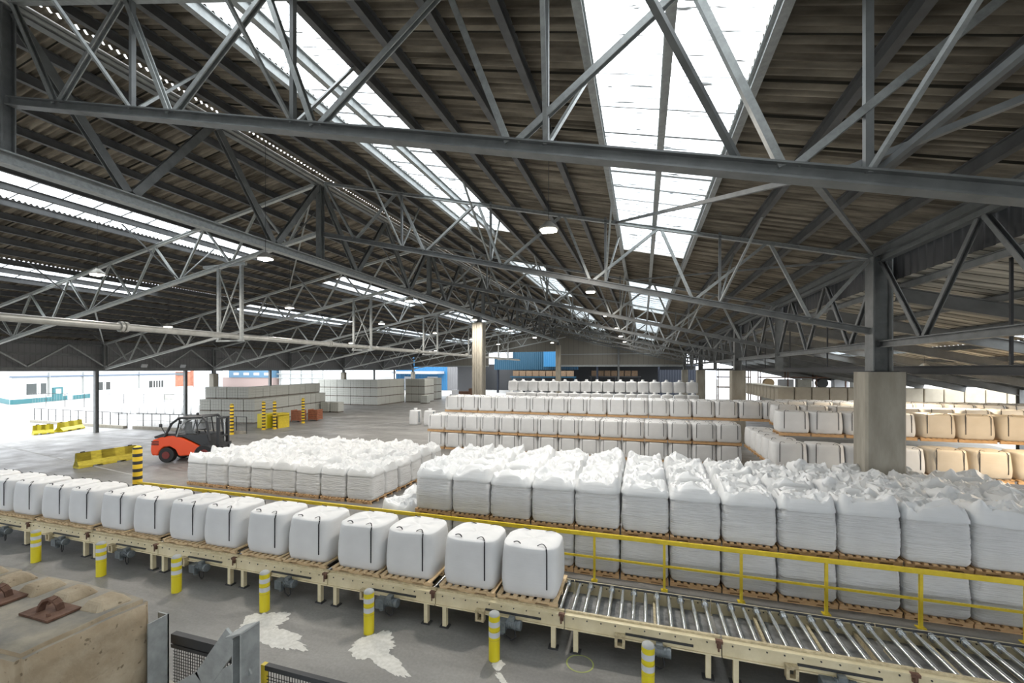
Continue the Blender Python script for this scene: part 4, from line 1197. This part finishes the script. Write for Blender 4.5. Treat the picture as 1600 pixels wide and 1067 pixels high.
# ------------------------------------------------------------------ forklift
def forklift():
    t = empty('forklift', (-26.45, 19.5, 0), radians(20), 'orange-red forklift truck with a black cab driving between the stacks', 'forklift')
    t.scale = (1.06, 1.1, 1.06)
    pts = [(-2.0, 0.42), (-2.08, 0.7), (-2.06, 1.02), (-1.98, 1.28), (-1.55, 1.42), (-1.0, 1.50), (-0.45, 1.42), (0.15, 1.15), (0.8, 0.78), (1.25, 0.62), (1.3, 0.42), (-0.55, 0.36), (-0.72, 0.72), (-1.02, 0.9), (-1.35, 0.88), (-1.58, 0.68), (-1.68, 0.38)]
    MB().prism(pts, -0.72, 0.72).build('chassis', M_orange, t, bevel=0.06)
    MB().prism([(-2.02, 0.38), (-2.1, 0.55), (-2.08, 1.0), (-1.9, 1.32), (-1.62, 1.34), (-1.62, 1.0), (-1.75, 0.4)], -0.66, 0.66).build('counterweight', M_orange, t, bevel=0.05)
    b = MB()
    for k in range(3): b.box((-1.82, -0.725, 1.2 - 0.09 * k), (0.4, 0.03, 0.045)); b.box((-2.07, 0, 1.2 - 0.09 * k), (0.05, 1.1, 0.045))
    b.build('grille', M_black, t)
    MB().prism([(-1.5, 1.38), (-1.95, 1.34), (-1.98, 1.46), (-1.5, 1.62), (-0.7, 1.62), (-0.5, 1.4)], -0.6, 0.6).build('rear_hood', M_dark, t, bevel=0.03)
    # black lower cab
    MB().prism([(-0.75, 1.42), (-0.3, 1.45), (0.2, 1.2), (0.85, 0.85), (1.2, 0.85), (1.0, 1.55), (-0.7, 1.58)], -0.70, 0.70).build('cab_door', M_dark, t, bevel=0.02)
    for s in (-1, 1):
        b = MB()
        y = s * 0.66
        P_ = [(-1.35, y, 1.45), (-0.95, y, 2.2), (-0.55, y, 2.5), (0.75, y, 2.55), (0.95, y, 2.3), (1.15, y, 1.2)]
        b.path(P_, 0.065, 8); b.path([(-0.75, y, 1.5), (-0.5, y, 2.45)], 0.035, 8); b.path([(0.5, y, 1.5), (0.35, y, 2.5)], 0.035, 8)
        b.build('cab_frame', M_dark, t, smooth='auto')
        MB().path([(-0.62, s * 0.74, 1.48), (-0.45, s * 0.74, 1.95), (-0.2, s * 0.73, 2.32), (0.15, s * 0.72, 2.44), (0.6, s * 0.72, 2.46)], 0.03, 8).build('silver_pillar', M_galv, t, smooth='auto')
        MB().box((-0.05, s * 0.64, 2.0), (0.8, 0.015, 0.75)).build('side_window', M_cabglass, t)
    b = MB()
    for k in range(8): b.box((-0.5 + 0.18 * k, 0, 2.52), (0.05, 1.3, 0.04))
    b.box((0.1, 0.62, 2.53), (1.5, 0.07, 0.06)); b.box((0.1, -0.62, 2.53), (1.5, 0.07, 0.06))
    b.build('overhead_guard', M_dark, t)
    MB().box((-0.25, 0, 1.6), (0.5, 0.5, 0.12)).box((-0.5, 0, 1.9), (0.12, 0.5, 0.6)).build('seat', M_black, t, bevel=0.04)
    MB().tube((0.55, 0, 1.4), (0.4, 0, 1.75), 0.03, 8).lathe((0.38, 0, 1.76), [(0.2, 0), (0.2, 0.03)], 16).build('steering_wheel', M_black, t)
    for x, r, w, nm_ in ((-1.2, 0.42, 0.32, 'rear_wheel'), (0.95, 0.5, 0.36, 'front_wheel')):
        for s in (-1, 1):
            y = s * (0.6 if x < 0 else 0.68)
            wh = MB(); 
            wh.tube((x, y - w / 2, r), (x, y + w / 2, r), r, 28)
            o = wh.build(nm_, M_black, t, smooth='auto', bevel=0.03)
            MB().tube((x, y + s * (w / 2 - 0.02), r), (x, y + s * (w / 2 + 0.02), r), r * 0.5, 18).build('wheel_hub', M_hub, o)
    for s in (-1, 1):
        b = MB()
        for k in range(9):
            a0, a1 = radians(10 + 18 * k), radians(28 + 18 * k)
            b.bar((0.95 + 0.53 * cos(a0), s * 0.7, 0.45 + 0.53 * sin(a0)), (0.95 + 0.53 * cos(a1), s * 0.7, 0.45 + 0.53 * sin(a1)), 0.36, 0.04, (cos(a0), 0, sin(a0)))
        b.build('fender', M_dark, t)
    for s in (-1, 1):
        MB().chan((1.45, s * 0.42, 0.12), (1.45, s * 0.42, 2.5), 0.12, 0.14, 0.03, (1, 0, 0)).build('mast_rail', M_dark, t)
        MB().tube((1.36, s * 0.28, 0.3), (1.36, s * 0.28, 2.3), 0.04, 10).build('lift_cylinder', M_roller, t, smooth='auto')
        MB().box((1.95, s * 0.3, 0.16), (1.15, 0.13, 0.05)).box((1.62, s * 0.3, 0.5), (0.06, 0.13, 0.7)).build('fork', M_dark, t)
    MB().box((1.45, 0, 2.45), (0.1, 0.9, 0.1)).box((1.45, 0, 1.4), (0.1, 0.8, 0.08)).box((1.57, 0, 0.75), (0.06, 1.1, 0.5)).build('carriage', M_dark, t)
    b = MB(); b.tube((-1.35, -0.6, 1.6), (-1.5, -0.72, 2.05), 0.02, 6); b.box((-1.5, -0.74, 2.1), (0.12, 0.1, 0.18)); b.tube((-1.35, 0.6, 1.6), (-1.5, 0.72, 2.05), 0.02, 6); b.box((-1.5, 0.74, 2.1), (0.12, 0.1, 0.18))
    b.build('mirror', M_dark, t)
    MB().b2(-0.6, 0.8, -0.62, 0.62, 2.535, 2.56).build('roof_panel', M_dark, t)
    b = MB(); b.lathe((-0.3, 0.45, 2.56), [(0.07, 0), (0.07, 0.12), (0.03, 0.15)], 12)
    b.build('beacon', M_dark, t, smooth='auto')
    # driver
    dv = empty('person', (0, 0, 0), 0)
    dv.parent = None
    return t
M_hub = mat('wheel_hub_red', (0.16, 0.02, 0.015), 0.5)
M_cabglass = mat('cab_glass', (0.25, 0.27, 0.28), 0.05, spec=0.8)
d = M_cabglass.node_tree
bs = d.nodes['Principled BSDF']; bs.inputs['Transmission Weight'].default_value = 0.0; bs.inputs['Alpha'].default_value = 0.3
forklift()
for o in [o for o in bpy.data.objects if o.name.startswith('person')]: bpy.data.objects.remove(o)

# ------------------------------------------------------------------ fences in the yard
def fence(x0, y0, x1, y1, h, pitch, label, base=True):
    L = sqrt((x1 - x0) ** 2 + (y1 - y0) ** 2)
    t = empty('railing_fence', (x0, y0, 0), atan2(y1 - y0, x1 - x0), label, 'fence')
    n = int(L / pitch)
    for k in range(n + 1): MB().box((k * pitch, 0, h / 2), (0.05, 0.05, h)).build('fence_post', M_dark, t)
    MB().box((L / 2, 0, h), (L, 0.05, 0.05)).box((L / 2, 0, h * 0.55), (L, 0.02, 0.02)).build('top_rail', M_dark, t)
    b = MB(); x = 0
    while x < L: b.box((x, 0, h / 2), (0.012, 0.012, h)); x += pitch / 7
    b.build('infill_bars', M_grey, t)
    if base: MB().box((L / 2, 0.15, 0.12), (L, 0.35, 0.24)).build('kerb', M_concrete, t)
fence(-46.9, 27.9, -62.0, 28.3, 1.45, 1.25, 'dark railing fence across the bright yard beside the white hall floor')
fence(-33.0, 28.6, -46.0, 28.1, 1.45, 1.1, 'dark railing fence inside the open west side, behind the forklift')
fence(-62, 44, -88, 40, 2.0, 3.4, 'tall thin mesh fence before the white building', False)

# ------------------------------------------------------------------ buildings in the yard
def wall_box(parent, name, x0, y0, x1, y1, z0, z1, th, m):
    L = sqrt((x1 - x0) ** 2 + (y1 - y0) ** 2); a = atan2(y1 - y0, x1 - x0)
    b = MB().box(((x0 + x1) / 2, (y0 + y1) / 2, (z0 + z1) / 2), (L, th, z1 - z0), rz=a)
    return b.build(name, m, parent)
t = empty('white_building', (0, 0, 0), label='long white rendered building with a teal base across the yard', cat='building')
A0 = Vector((-92.5, 36)); A1 = Vector((-128, 96)); AD = (A1 - A0)
def on(u): p = A0 + AD * u; return p.x, p.y
def slab(name, u0, u1, z0, z1, m, off=0.0):
    nrm = Vector((-AD.y, AD.x)).normalized() * -1
    p, q = on(u0), on(u1)
    return wall_box(t, name, p[0] + nrm.x * off, p[1] + nrm.y * off, q[0] + nrm.x * off, q[1] + nrm.y * off, z0, z1, 0.3, m)
slab('wall', 0.087, 0.78, 0, 6.2, M_white, -0.3)
slab('base_band', 0.087, 0.6, 0, 0.75, M_teal, -0.15)
slab('gutter', 0.08, 0.78, 4.25, 4.5, mat('blue_grey_gutter', (0.12, 0.16, 0.22), 0.5), 0.0)
slab('roof', 0.08, 0.78, 4.5, 7.2, M_reflect, -0.25)
wall_box(t, 'wall', -95.8, 41.3, -135, 52, 0, 6.2, 0.3, M_white)
wall_box(t, 'base_band', -95.7, 41.1, -135, 51.7, 0, 0.75, 0.3, M_teal)
for u0, u1, z0, z1, nm_ in ((0.125, 0.178, 1.4, 3.2, 'window'), (0.35, 0.41, 1.3, 3.0, 'window'), (0.611, 0.693, 0.9, 2.8, 'window')):
    slab(nm_, u0, u1, z0, z1, M_glass, -0.12)
    for f_ in ((0.5, 0.62) if u0 < 0.5 else (0.2, 0.4, 0.6, 0.8)): slab('window_mullion', u0 + (u1 - u0) * f_ - 0.002, u0 + (u1 - u0) * f_ + 0.002, z0, z1, M_white, -0.05)
slab('door', 0.199, 0.23, 0.02, 2.4, M_teal, -0.1)
slab('door_window', 0.206, 0.222, 1.3, 2.1, M_white, -0.02)
slab('door', 0.245, 0.262, 0.02, 2.1, M_reflect, -0.1)
for u in (0.185, 0.30, 0.55): slab('downpipe', u, u + 0.003, 1.0, 5.1, M_grey, 0.0)

t = empty('retaining_wall', (0, 0, 0), label='bright white low wall in the yard behind the steel post', cat='wall')
wall_box(t, 'wall', -74.5, 40, -78, 56.5, 0.0, 2.6, 0.4, M_white)
MB().b2(-78.2, -76.6, 43.8, 52.5, 0.55, 1.35).build('trough', M_pale, t)
t = empty('brick_building', (0, 0, 0), label='red brick building at the end of the white one', cat='building')
MB().b2(-146, -136, 98, 106, 0, 9).build('brick_wall', M_brick, t)
MB().b2(-142, -138, 97.8, 98, 3.7, 4.6).build('window', M_glass, t)
MB().b2(-146.1, -135.9, 97.85, 98, 4.9, 5.3).build('lintel_band', M_reflect, t)
t = empty('grey_silo_block', (0, 0, 0), label='tall pale grey block right of the brick building', cat='building')
MB().b2(-123.5, -118.7, 90, 95, 0, 12).build('wall', M_reflect, t)
t = empty('blue_office', (0, 0, 0), label='blue and white building seen above the white block stack', cat='building')
MB().b2(-122.5, -105.5, 100, 110, 3.1, 12).build('blue_wall', mat('pale_blue_wall', (0.10, 0.20, 0.30), 0.6), t)
MB().b2(-127, -105.5, 100.2, 110, 0, 3.1).build('pink_base', mat('pale_red_base', (0.34, 0.26, 0.24), 0.8), t)
for k in range(4): MB().b2(-120.5 + 4 * k, -118.4 + 4 * k, 99.9, 100.1, 3.8, 4.6).build('window', M_reflect, t)
t = empty('pipework_plant', (0, 0, 0), label='pale plant building with pipework left of the facade concrete column', cat='building')
MB().b2(-105, -87, 102, 108, 0, 10).build('wall', M_white, t)
b = MB()
for k in range(5): b.tube((-104 + 3.9 * k, 101.4, 0), (-104 + 3.9 * k, 101.4, 9), 0.18, 8)
for z in (3, 4.2, 5.6): b.tube((-105, 101.2, z), (-87, 101.2, z), 0.15, 8)
b.build('pipework', M_galv, t)
t = empty('clad_store', (0, 0, 0), label='long pale store with horizontal panels behind the large block stack', cat='building')
M_hpan = m_stripes('horizontal_panels', (0.55, 0.56, 0.57), (0.34, 0.34, 0.36), 'Z', 1.1, 0.1)
MB().b2(-80, -63.5, 92, 98, 0, 9).build('panel_wall', M_hpan, t)
t = empty('blue_loading_hall', (0, 0, 0), label='bright blue loading hall with a white canopy beyond the far block stacks', cat='building')
corrugated('cladding', -66, -50.2, 104, 0, 11, M_blue_l, parent=t)
corrugated('grey_cladding', -50.2, -41, 104, 0, 11, M_cladding, parent=t)
MB().b2(-66, -51, 99.5, 103.8, 4.4, 5.1).build('canopy', M_reflect, t)
MB().b2(-63, -60, 103.6, 103.9, 0.1, 3.6).build('door', M_reflect, t)
MB().b2(-56, -53, 103.6, 103.9, 0.1, 3.6).build('door', M_reflect, t)

# pallet racks and goods at the right far end
def rack(x0, x1, y, zs, label, cols=4):
    t = empty('pallet_rack', (x0, y, 0), 0, label, 'rack', 'racks beyond the right columns')
    L = x1 - x0
    for k in range(cols + 1):
        x = L * k / cols
        MB().box((x, 0, 2.9), (0.1, 0.1, 5.8)).box((x, 1.1, 2.9), (0.1, 0.1, 5.8)).build('upright', M_rust, t)
    for z in zs: MB().box((L / 2, 0, z), (L, 0.06, 0.12)).box((L / 2, 1.1, z), (L, 0.06, 0.12)).b2(0, L, 0, 1.1, z + 0.06, z + 0.08).build('shelf_beam', M_rust, t)
    return t
rack(14.0, 26.0, 60.0, (1.6, 3.3, 4.6), 'rust-coloured pallet rack with drums and boxes, right of the second concrete column')
rack(9.2, 12.9, 60.0, (1.6, 3.3, 4.6), 'rust-coloured rack left of the second concrete column', 2)
k = 0
for z, H_ in ((3.38, 1.0), (1.68, 1.4)):
    for i in range(6):
        x = 15.0 + 1.9 * i; k += 1
        if (i + int(z)) % 3 == 0:
            o = MB().tube((x, 60.1, z + 0.55), (x, 60.9, z + 0.55), 0.5, 20).tube((x, 60.0, z + 0.55), (x, 60.1, z + 0.55), 0.55, 20).tube((x, 60.9, z + 0.55), (x, 61.0, z + 0.55), 0.55, 20).build('cable_drum', M_wood_n if i != 3 else M_dark, smooth='auto')
            tag(o, 'round drum lying in the pallet rack, %s place of its %s shelf' % (ORD[i], 'upper' if z > 3 else 'lower'), 'drum', 'drums in the rack')
        else:
            o = MB().b2(x - 0.75, x + 0.75, 60.02, 61.0, z, z + H_).build('packed_box', [M_card, M_pale, M_reflect][(i * 2 + int(z)) % 3], bevel=0.03)
            tag(o, 'pale box in the pallet rack, %s place of its %s shelf' % (ORD[i], 'upper' if z > 3 else 'lower'), 'box', 'boxes in the rack')
tag(MB().b2(19.3, 21.5, 59.6, 59.8, 3.05, 3.3).build('yellow_crossbar', M_bolly), 'bright yellow crossbar on the pallet rack', 'bar')
tag(MB().b2(-32.2, -30.0, 76.0, 77.0, 0.1, 1.9).b2(-34.5, -32.4, 76.5, 77.5, 0.1, 1.3).build('machine', M_rust, bevel=0.05), 'small reddish machine at the far doorway left of the tall column', 'machine')
tag(MB().b2(-30.1, -28.6, 73, 74.5, 0.02, 1.2).build('machine', M_yellow_d, bevel=0.08), 'yellow-green vehicle front at the far doorway', 'machine')
tag(MB().b2(-33.4, -31.9, 70, 71.5, 0.02, 1.1).b2(-33.1, -32.1, 70.3, 71.2, 1.1, 1.9).build('tank_container', M_reflect, bevel=0.05), 'white container standing right of the farthest block stack', 'container')

# ------------------------------------------------------------------ foreground: concrete block wall
M_plate = M_rust
def lego(x0, x1, y0, y1, z0, z1, label, studs=True, group='interlocking concrete blocks'):
    t = empty('concrete_block', ((x0 + x1) / 2, (y0 + y1) / 2, z0), 0, label, 'block', group)
    lx, ly, h = x1 - x0, y1 - y0, z1 - z0
    import bmesh
    bm = bmesh.new(); bmesh.ops.create_cube(bm, size=1)
    for v in bm.verts: v.co = Vector((v.co.x * lx, v.co.y * ly, (v.co.z + 0.5) * h))
    bmesh.ops.bevel(bm, geom=list(bm.edges), offset=0.035, segments=2, affect='EDGES')
    bmesh.ops.subdivide_edges(bm, edges=list(bm.edges), cuts=5, use_grid_fill=True)
    for v in bm.verts:
        w = v.co + Vector((x0, y0, z0))
        ex = (abs(abs(v.co.x) - lx / 2) < 0.05) + (abs(abs(v.co.y) - ly / 2) < 0.05) + (abs(v.co.z - h) < 0.05)
        v.co += Vector((noise.noise(w * 3.1), noise.noise(w * 3.3 + Vector((5, 0, 0))), noise.noise(w * 2.9 + Vector((0, 7, 0))))) * (0.006 if ex < 2 else 0.02)
    me = bpy.data.meshes.new('block_body'); bm.to_mesh(me); bm.free()
    me.materials.append(M_bigblock); me.materials.append(M_blocktop)
    for p in me.polygons:
        p.use_smooth = True
        if p.normal.z > 0.8: p.material_index = 1
    o = bpy.data.objects.new('block_body', me); C.objects.link(o); o.parent = t
    if studs:
        for i in range(4):
            for j in range(2):
                if j == 0 and i < 2: continue
                cx, cy = lx / 2 - 0.2 - 0.4 * i, -0.2 + 0.4 * j
                b = MB(); a_, c_ = 0.125, 0.075
                vs = [(cx + sx * a_, cy + sy * a_, h - 0.01) for sx, sy in ((-1, -1), (1, -1), (1, 1), (-1, 1))] + [(cx + sx * c_, cy + sy * c_, h + 0.065) for sx, sy in ((-1, -1), (1, -1), (1, 1), (-1, 1))]
                b.add(vs, [(0, 1, 5, 4), (1, 2, 6, 5), (2, 3, 7, 6), (3, 0, 4, 7), (4, 5, 6, 7), (3, 2, 1, 0)])
                s_ = b.build('stud', M_bigblock, t, bevel=0.02)
    return t
names = ['topmost weathered concrete block with studs and rusty lifting eyes in the near left corner', 'second concrete block of the near left wall, directly under the topmost', 'third concrete block of the near left wall', 'fourth concrete block of the near left wall', 'lowest concrete block of the near left wall']
for k in range(5):
    z1 = 3.74 - 0.748 * k
    lego(-5.46, -3.86, 1.67, 2.47, z1 - 0.745, z1, names[k], studs=(k == 0))
    lego(-7.08, -5.48, 1.67, 2.47, z1 - 0.745, z1, names[k].replace('near left', 'farther left').replace('topmost', 'leftmost topmost'), studs=(k == 0))
for k, x in enumerate((-4.33, -4.98)):
    t = empty('lifting_eye', (x, 2.07, 3.745), 0, 'rusty lifting eye on a plate on the topmost block, %s of two' % ('right', 'left')[k], 'lifting eye', 'rusty lifting eyes')
    MB().box((0, 0, 0.008), (0.34, 0.2, 0.016)).build('plate', M_rust, t)
    b = MB()
    pts = [(-0.06, -0.03, 0.01), (-0.05, -0.025, 0.06), (-0.03, -0.012, 0.095), (0, 0, 0.108), (0.03, 0.012, 0.095), (0.05, 0.025, 0.06), (0.06, 0.03, 0.01)]
    for p, q in zip(pts[:-1], pts[1:]): b.bar(p, q, 0.018, 0.045, (0, 1, 0))
    b.build('eye_ring', M_rust, t)
    b = MB()
    for sx, sy in ((0.1, -0.06), (-0.12, 0.05)): b.tube((sx, sy, 0.016), (sx, sy, 0.04), 0.012, 6)
    b.build('bolt', M_rust, t)
# steel channel, gusset frame and mesh fence
t = empty('steel_channel', (-3.845, 2.43, 0), 0, 'upright galvanised steel channel against the near concrete block', 'post')
MB().b2(-0.006, 0.006, 0, 0.16, 0, 3.53).b2(-0.11, 0.006, 0.148, 0.16, 0, 3.53).build('channel', M_galv, t)
t = empty('mesh_fence', (-0.33, 2.72, 0), 0, 'black wire mesh guard fence behind the near concrete block', 'fence')
MB().b2(-3.68, -2.98, 0, 0.05, 3.17, 3.25).b2(-3.68, -2.98, 0.0, 0.05, 3.13, 3.16).build('top_rail', M_dark, t)
b = MB()
for k in range(26): b.box((-3.66 + 0.027 * k, 0.02, 2.0), (0.004, 0.004, 2.4))
for k in range(88): b.box((-3.33, 0.02, 0.82 + 0.027 * k), (0.7, 0.004, 0.004))
b.build('wire_mesh', M_mesh, t)
t = empty('mesh_fence', (-0.16, 2.75, 0), 0, 'black wire mesh panel in a yellow frame right of the steel bracket', 'fence')
MB().b2(-2.86, -2.82, 0, 0.04, 0, 3.16).build('frame_post', M_yellow, t)
MB().b2(-2.82, -1.2, 0, 0.04, 3.12, 3.16).build('frame_rail', M_dark, t)
b = MB()
for k in range(58): b.box((-2.80 + 0.027 * k, 0.02, 2.0), (0.004, 0.004, 2.3))
for k in range(84): b.box((-2.02, 0.02, 0.82 + 0.027 * k), (1.6, 0.004, 0.004))
b.build('wire_mesh', M_mesh, t)
t = empty('steel_bracket', (0, 2.6, 0), 0, 'galvanised triangular steel bracket with ribs in front of the mesh fence', 'bracket')
y0_, y1_ = -0.12, 0.12
MB().b2(-3.035, -2.905, 0.0, 0.012, 0, 3.55).build('back_plate', M_galv, t)
MB().b2(-2.905, -2.89, -0.14, 0.02, 0, 3.61).build('web_plate', M_galv, t)
MB().b2(-2.985, -2.972, -0.14, 0.0, 0, 3.55).build('web_plate', M_galv, t)
MB().bar((-3.05, -0.07, 3.52), (-3.38, -0.07, 3.10), 0.17, 0.02, (1, 0, 1)).bar((-3.38, -0.07, 3.10), (-3.7, -0.07, 2.9), 0.17, 0.02, (1, 0, 1)).build('sloping_flange', M_galv, t)
MB().bar((-2.9, -0.07, 3.32), (-3.42, -0.07, 3.02), 0.13, 0.015, (1, 0, 1)).build('rib', M_galv, t)
MB().bar((-2.9, -0.07, 3.15), (-3.6, -0.07, 2.8), 0.13, 0.015, (1, 0, 1)).build('rib', M_galv, t)
MB().bar((-2.885, -0.07, 3.615), (-3.03, -0.07, 3.56), 0.17, 0.012, (0, 0, 1)).build('top_plate', M_galv, t)

# kerb in front of the camera platform
struct(MB().b2(-12, 3.5, 4.2, 5.4, 0.0, 0.12).build('trim_3', M_concrete))

# ------------------------------------------------------------------ floor marks: powder, lines, paint ring
def blob(name, cx, cy, rx, ry, seed, m, label, cat, z=0.004, n=140, rough=0.5, rz=0):
    vs = [(cx, cy, z + 0.012)]
    for i in range(n):
        a = 2 * PI * i / n
        r = 1 + rough * (noise.noise(Vector((cos(a) * 1.3 + seed, sin(a) * 1.3, seed))) * 0.75 + 0.3 * noise.noise(Vector((cos(a) * 6 + seed, sin(a) * 6, seed))) + 0.2 * noise.noise(Vector((cos(a) * 19, sin(a) * 19, seed))))
        x_, y_ = cos(a) * rx * r, sin(a) * ry * r
        vs.append((cx + x_ * cos(rz) - y_ * sin(rz), cy + x_ * sin(rz) + y_ * cos(rz), z))
    fs = [(0, i + 1, (i + 1) % n + 1) for i in range(n)]
    return tag(MB().add(vs, fs).build(name, m), label, cat)
blob('powder_spill', -5.2, 7.45, 0.45, 0.42, 1.3, M_powder, 'large white powder spill beside the bollard left of the middle', 'spill')
blob('powder_spill', -4.75, 7.1, 0.65, 0.16, 2.3, M_powder, 'trailing tongue of white powder below the large spill', 'spill', rz=-0.35)
blob('powder_spill', -8.0, 7.3, 0.5, 0.45, 4.1, M_powder, 'powder spill beside the bollard under the seventh bag', 'spill', rough=0.6)
blob('powder_spill', -7.3, 7.05, 0.75, 0.22, 5.1, M_powder, 'thin spread powder patch right of the left spill', 'spill', rz=-0.2, rough=0.7)
blob('powder_spill', -2.62, 7.62, 0.12, 0.13, 6.1, M_powder, 'small powder spot at the foot of the bollard in the middle', 'spill')
blob('powder_spill', -2.4, 7.25, 0.3, 0.06, 7.7, M_powder, 'thin powder streak below the small spot', 'spill', rz=-0.7, rough=0.8)
b = MB(); n = 40
vs = []; fs = []
for i in range(n):
    a = 2 * PI * i / n
    for r in (0.235, 0.262): vs.append((-1.15 + r * cos(a), 8.12 + r * 0.95 * sin(a), 0.004))
for i in range(n):
    j = (i + 1) % n; fs.append((2 * i, 2 * i + 1, 2 * j + 1, 2 * j))
tag(b.add(vs, fs).build('paint_ring', M_grass), 'pale yellow-green ring painted on the floor before the conveyor', 'paint mark')
def line(x0, y0, x1, y1, w, label):
    L = sqrt((x1 - x0) ** 2 + (y1 - y0) ** 2)
    o = MB().box(((x0 + x1) / 2, (y0 + y1) / 2, 0.003), (L, w, 0.004), rz=atan2(y1 - y0, x1 - x0)).build('floor_line', M_line)
    tag(o, label, 'floor line', 'worn floor lines')
line(-46, 19, -25.5, 15.6, 0.09, 'long faded line on the open floor left of the yellow barrier')
line(-45, 23.2, -31.5, 24.6, 0.08, 'faded line on the open floor behind the yellow barrier')
line(-31, 29.5, -21, 45, 0.14, 'faded white line on the aisle towards the far end')
line(-28, 28.5, -16.5, 49, 0.07, 'thin faded line along the aisle beside the lone sacks')
line(-34.5, 41, -31.5, 43.5, 0.3, 'short bright line on the floor right of the brown crates')

for k in range(10):
    place(LF[k % 2], (-63.2 + 1.12 * k, 36.9 + 0.26 * k, 0), 0.2, 'white sack in the yard row beyond the railing fence, %s from left' % ORD[k], 'white sacks in the yard', (0.82, 0.9, 0.95))
# remove the prototypes that only served as sources
def kill(o):
    for c in list(o.children): kill(c)
    bpy.data.objects.remove(o)
for o in PROT + [LD, BK]: kill(o)
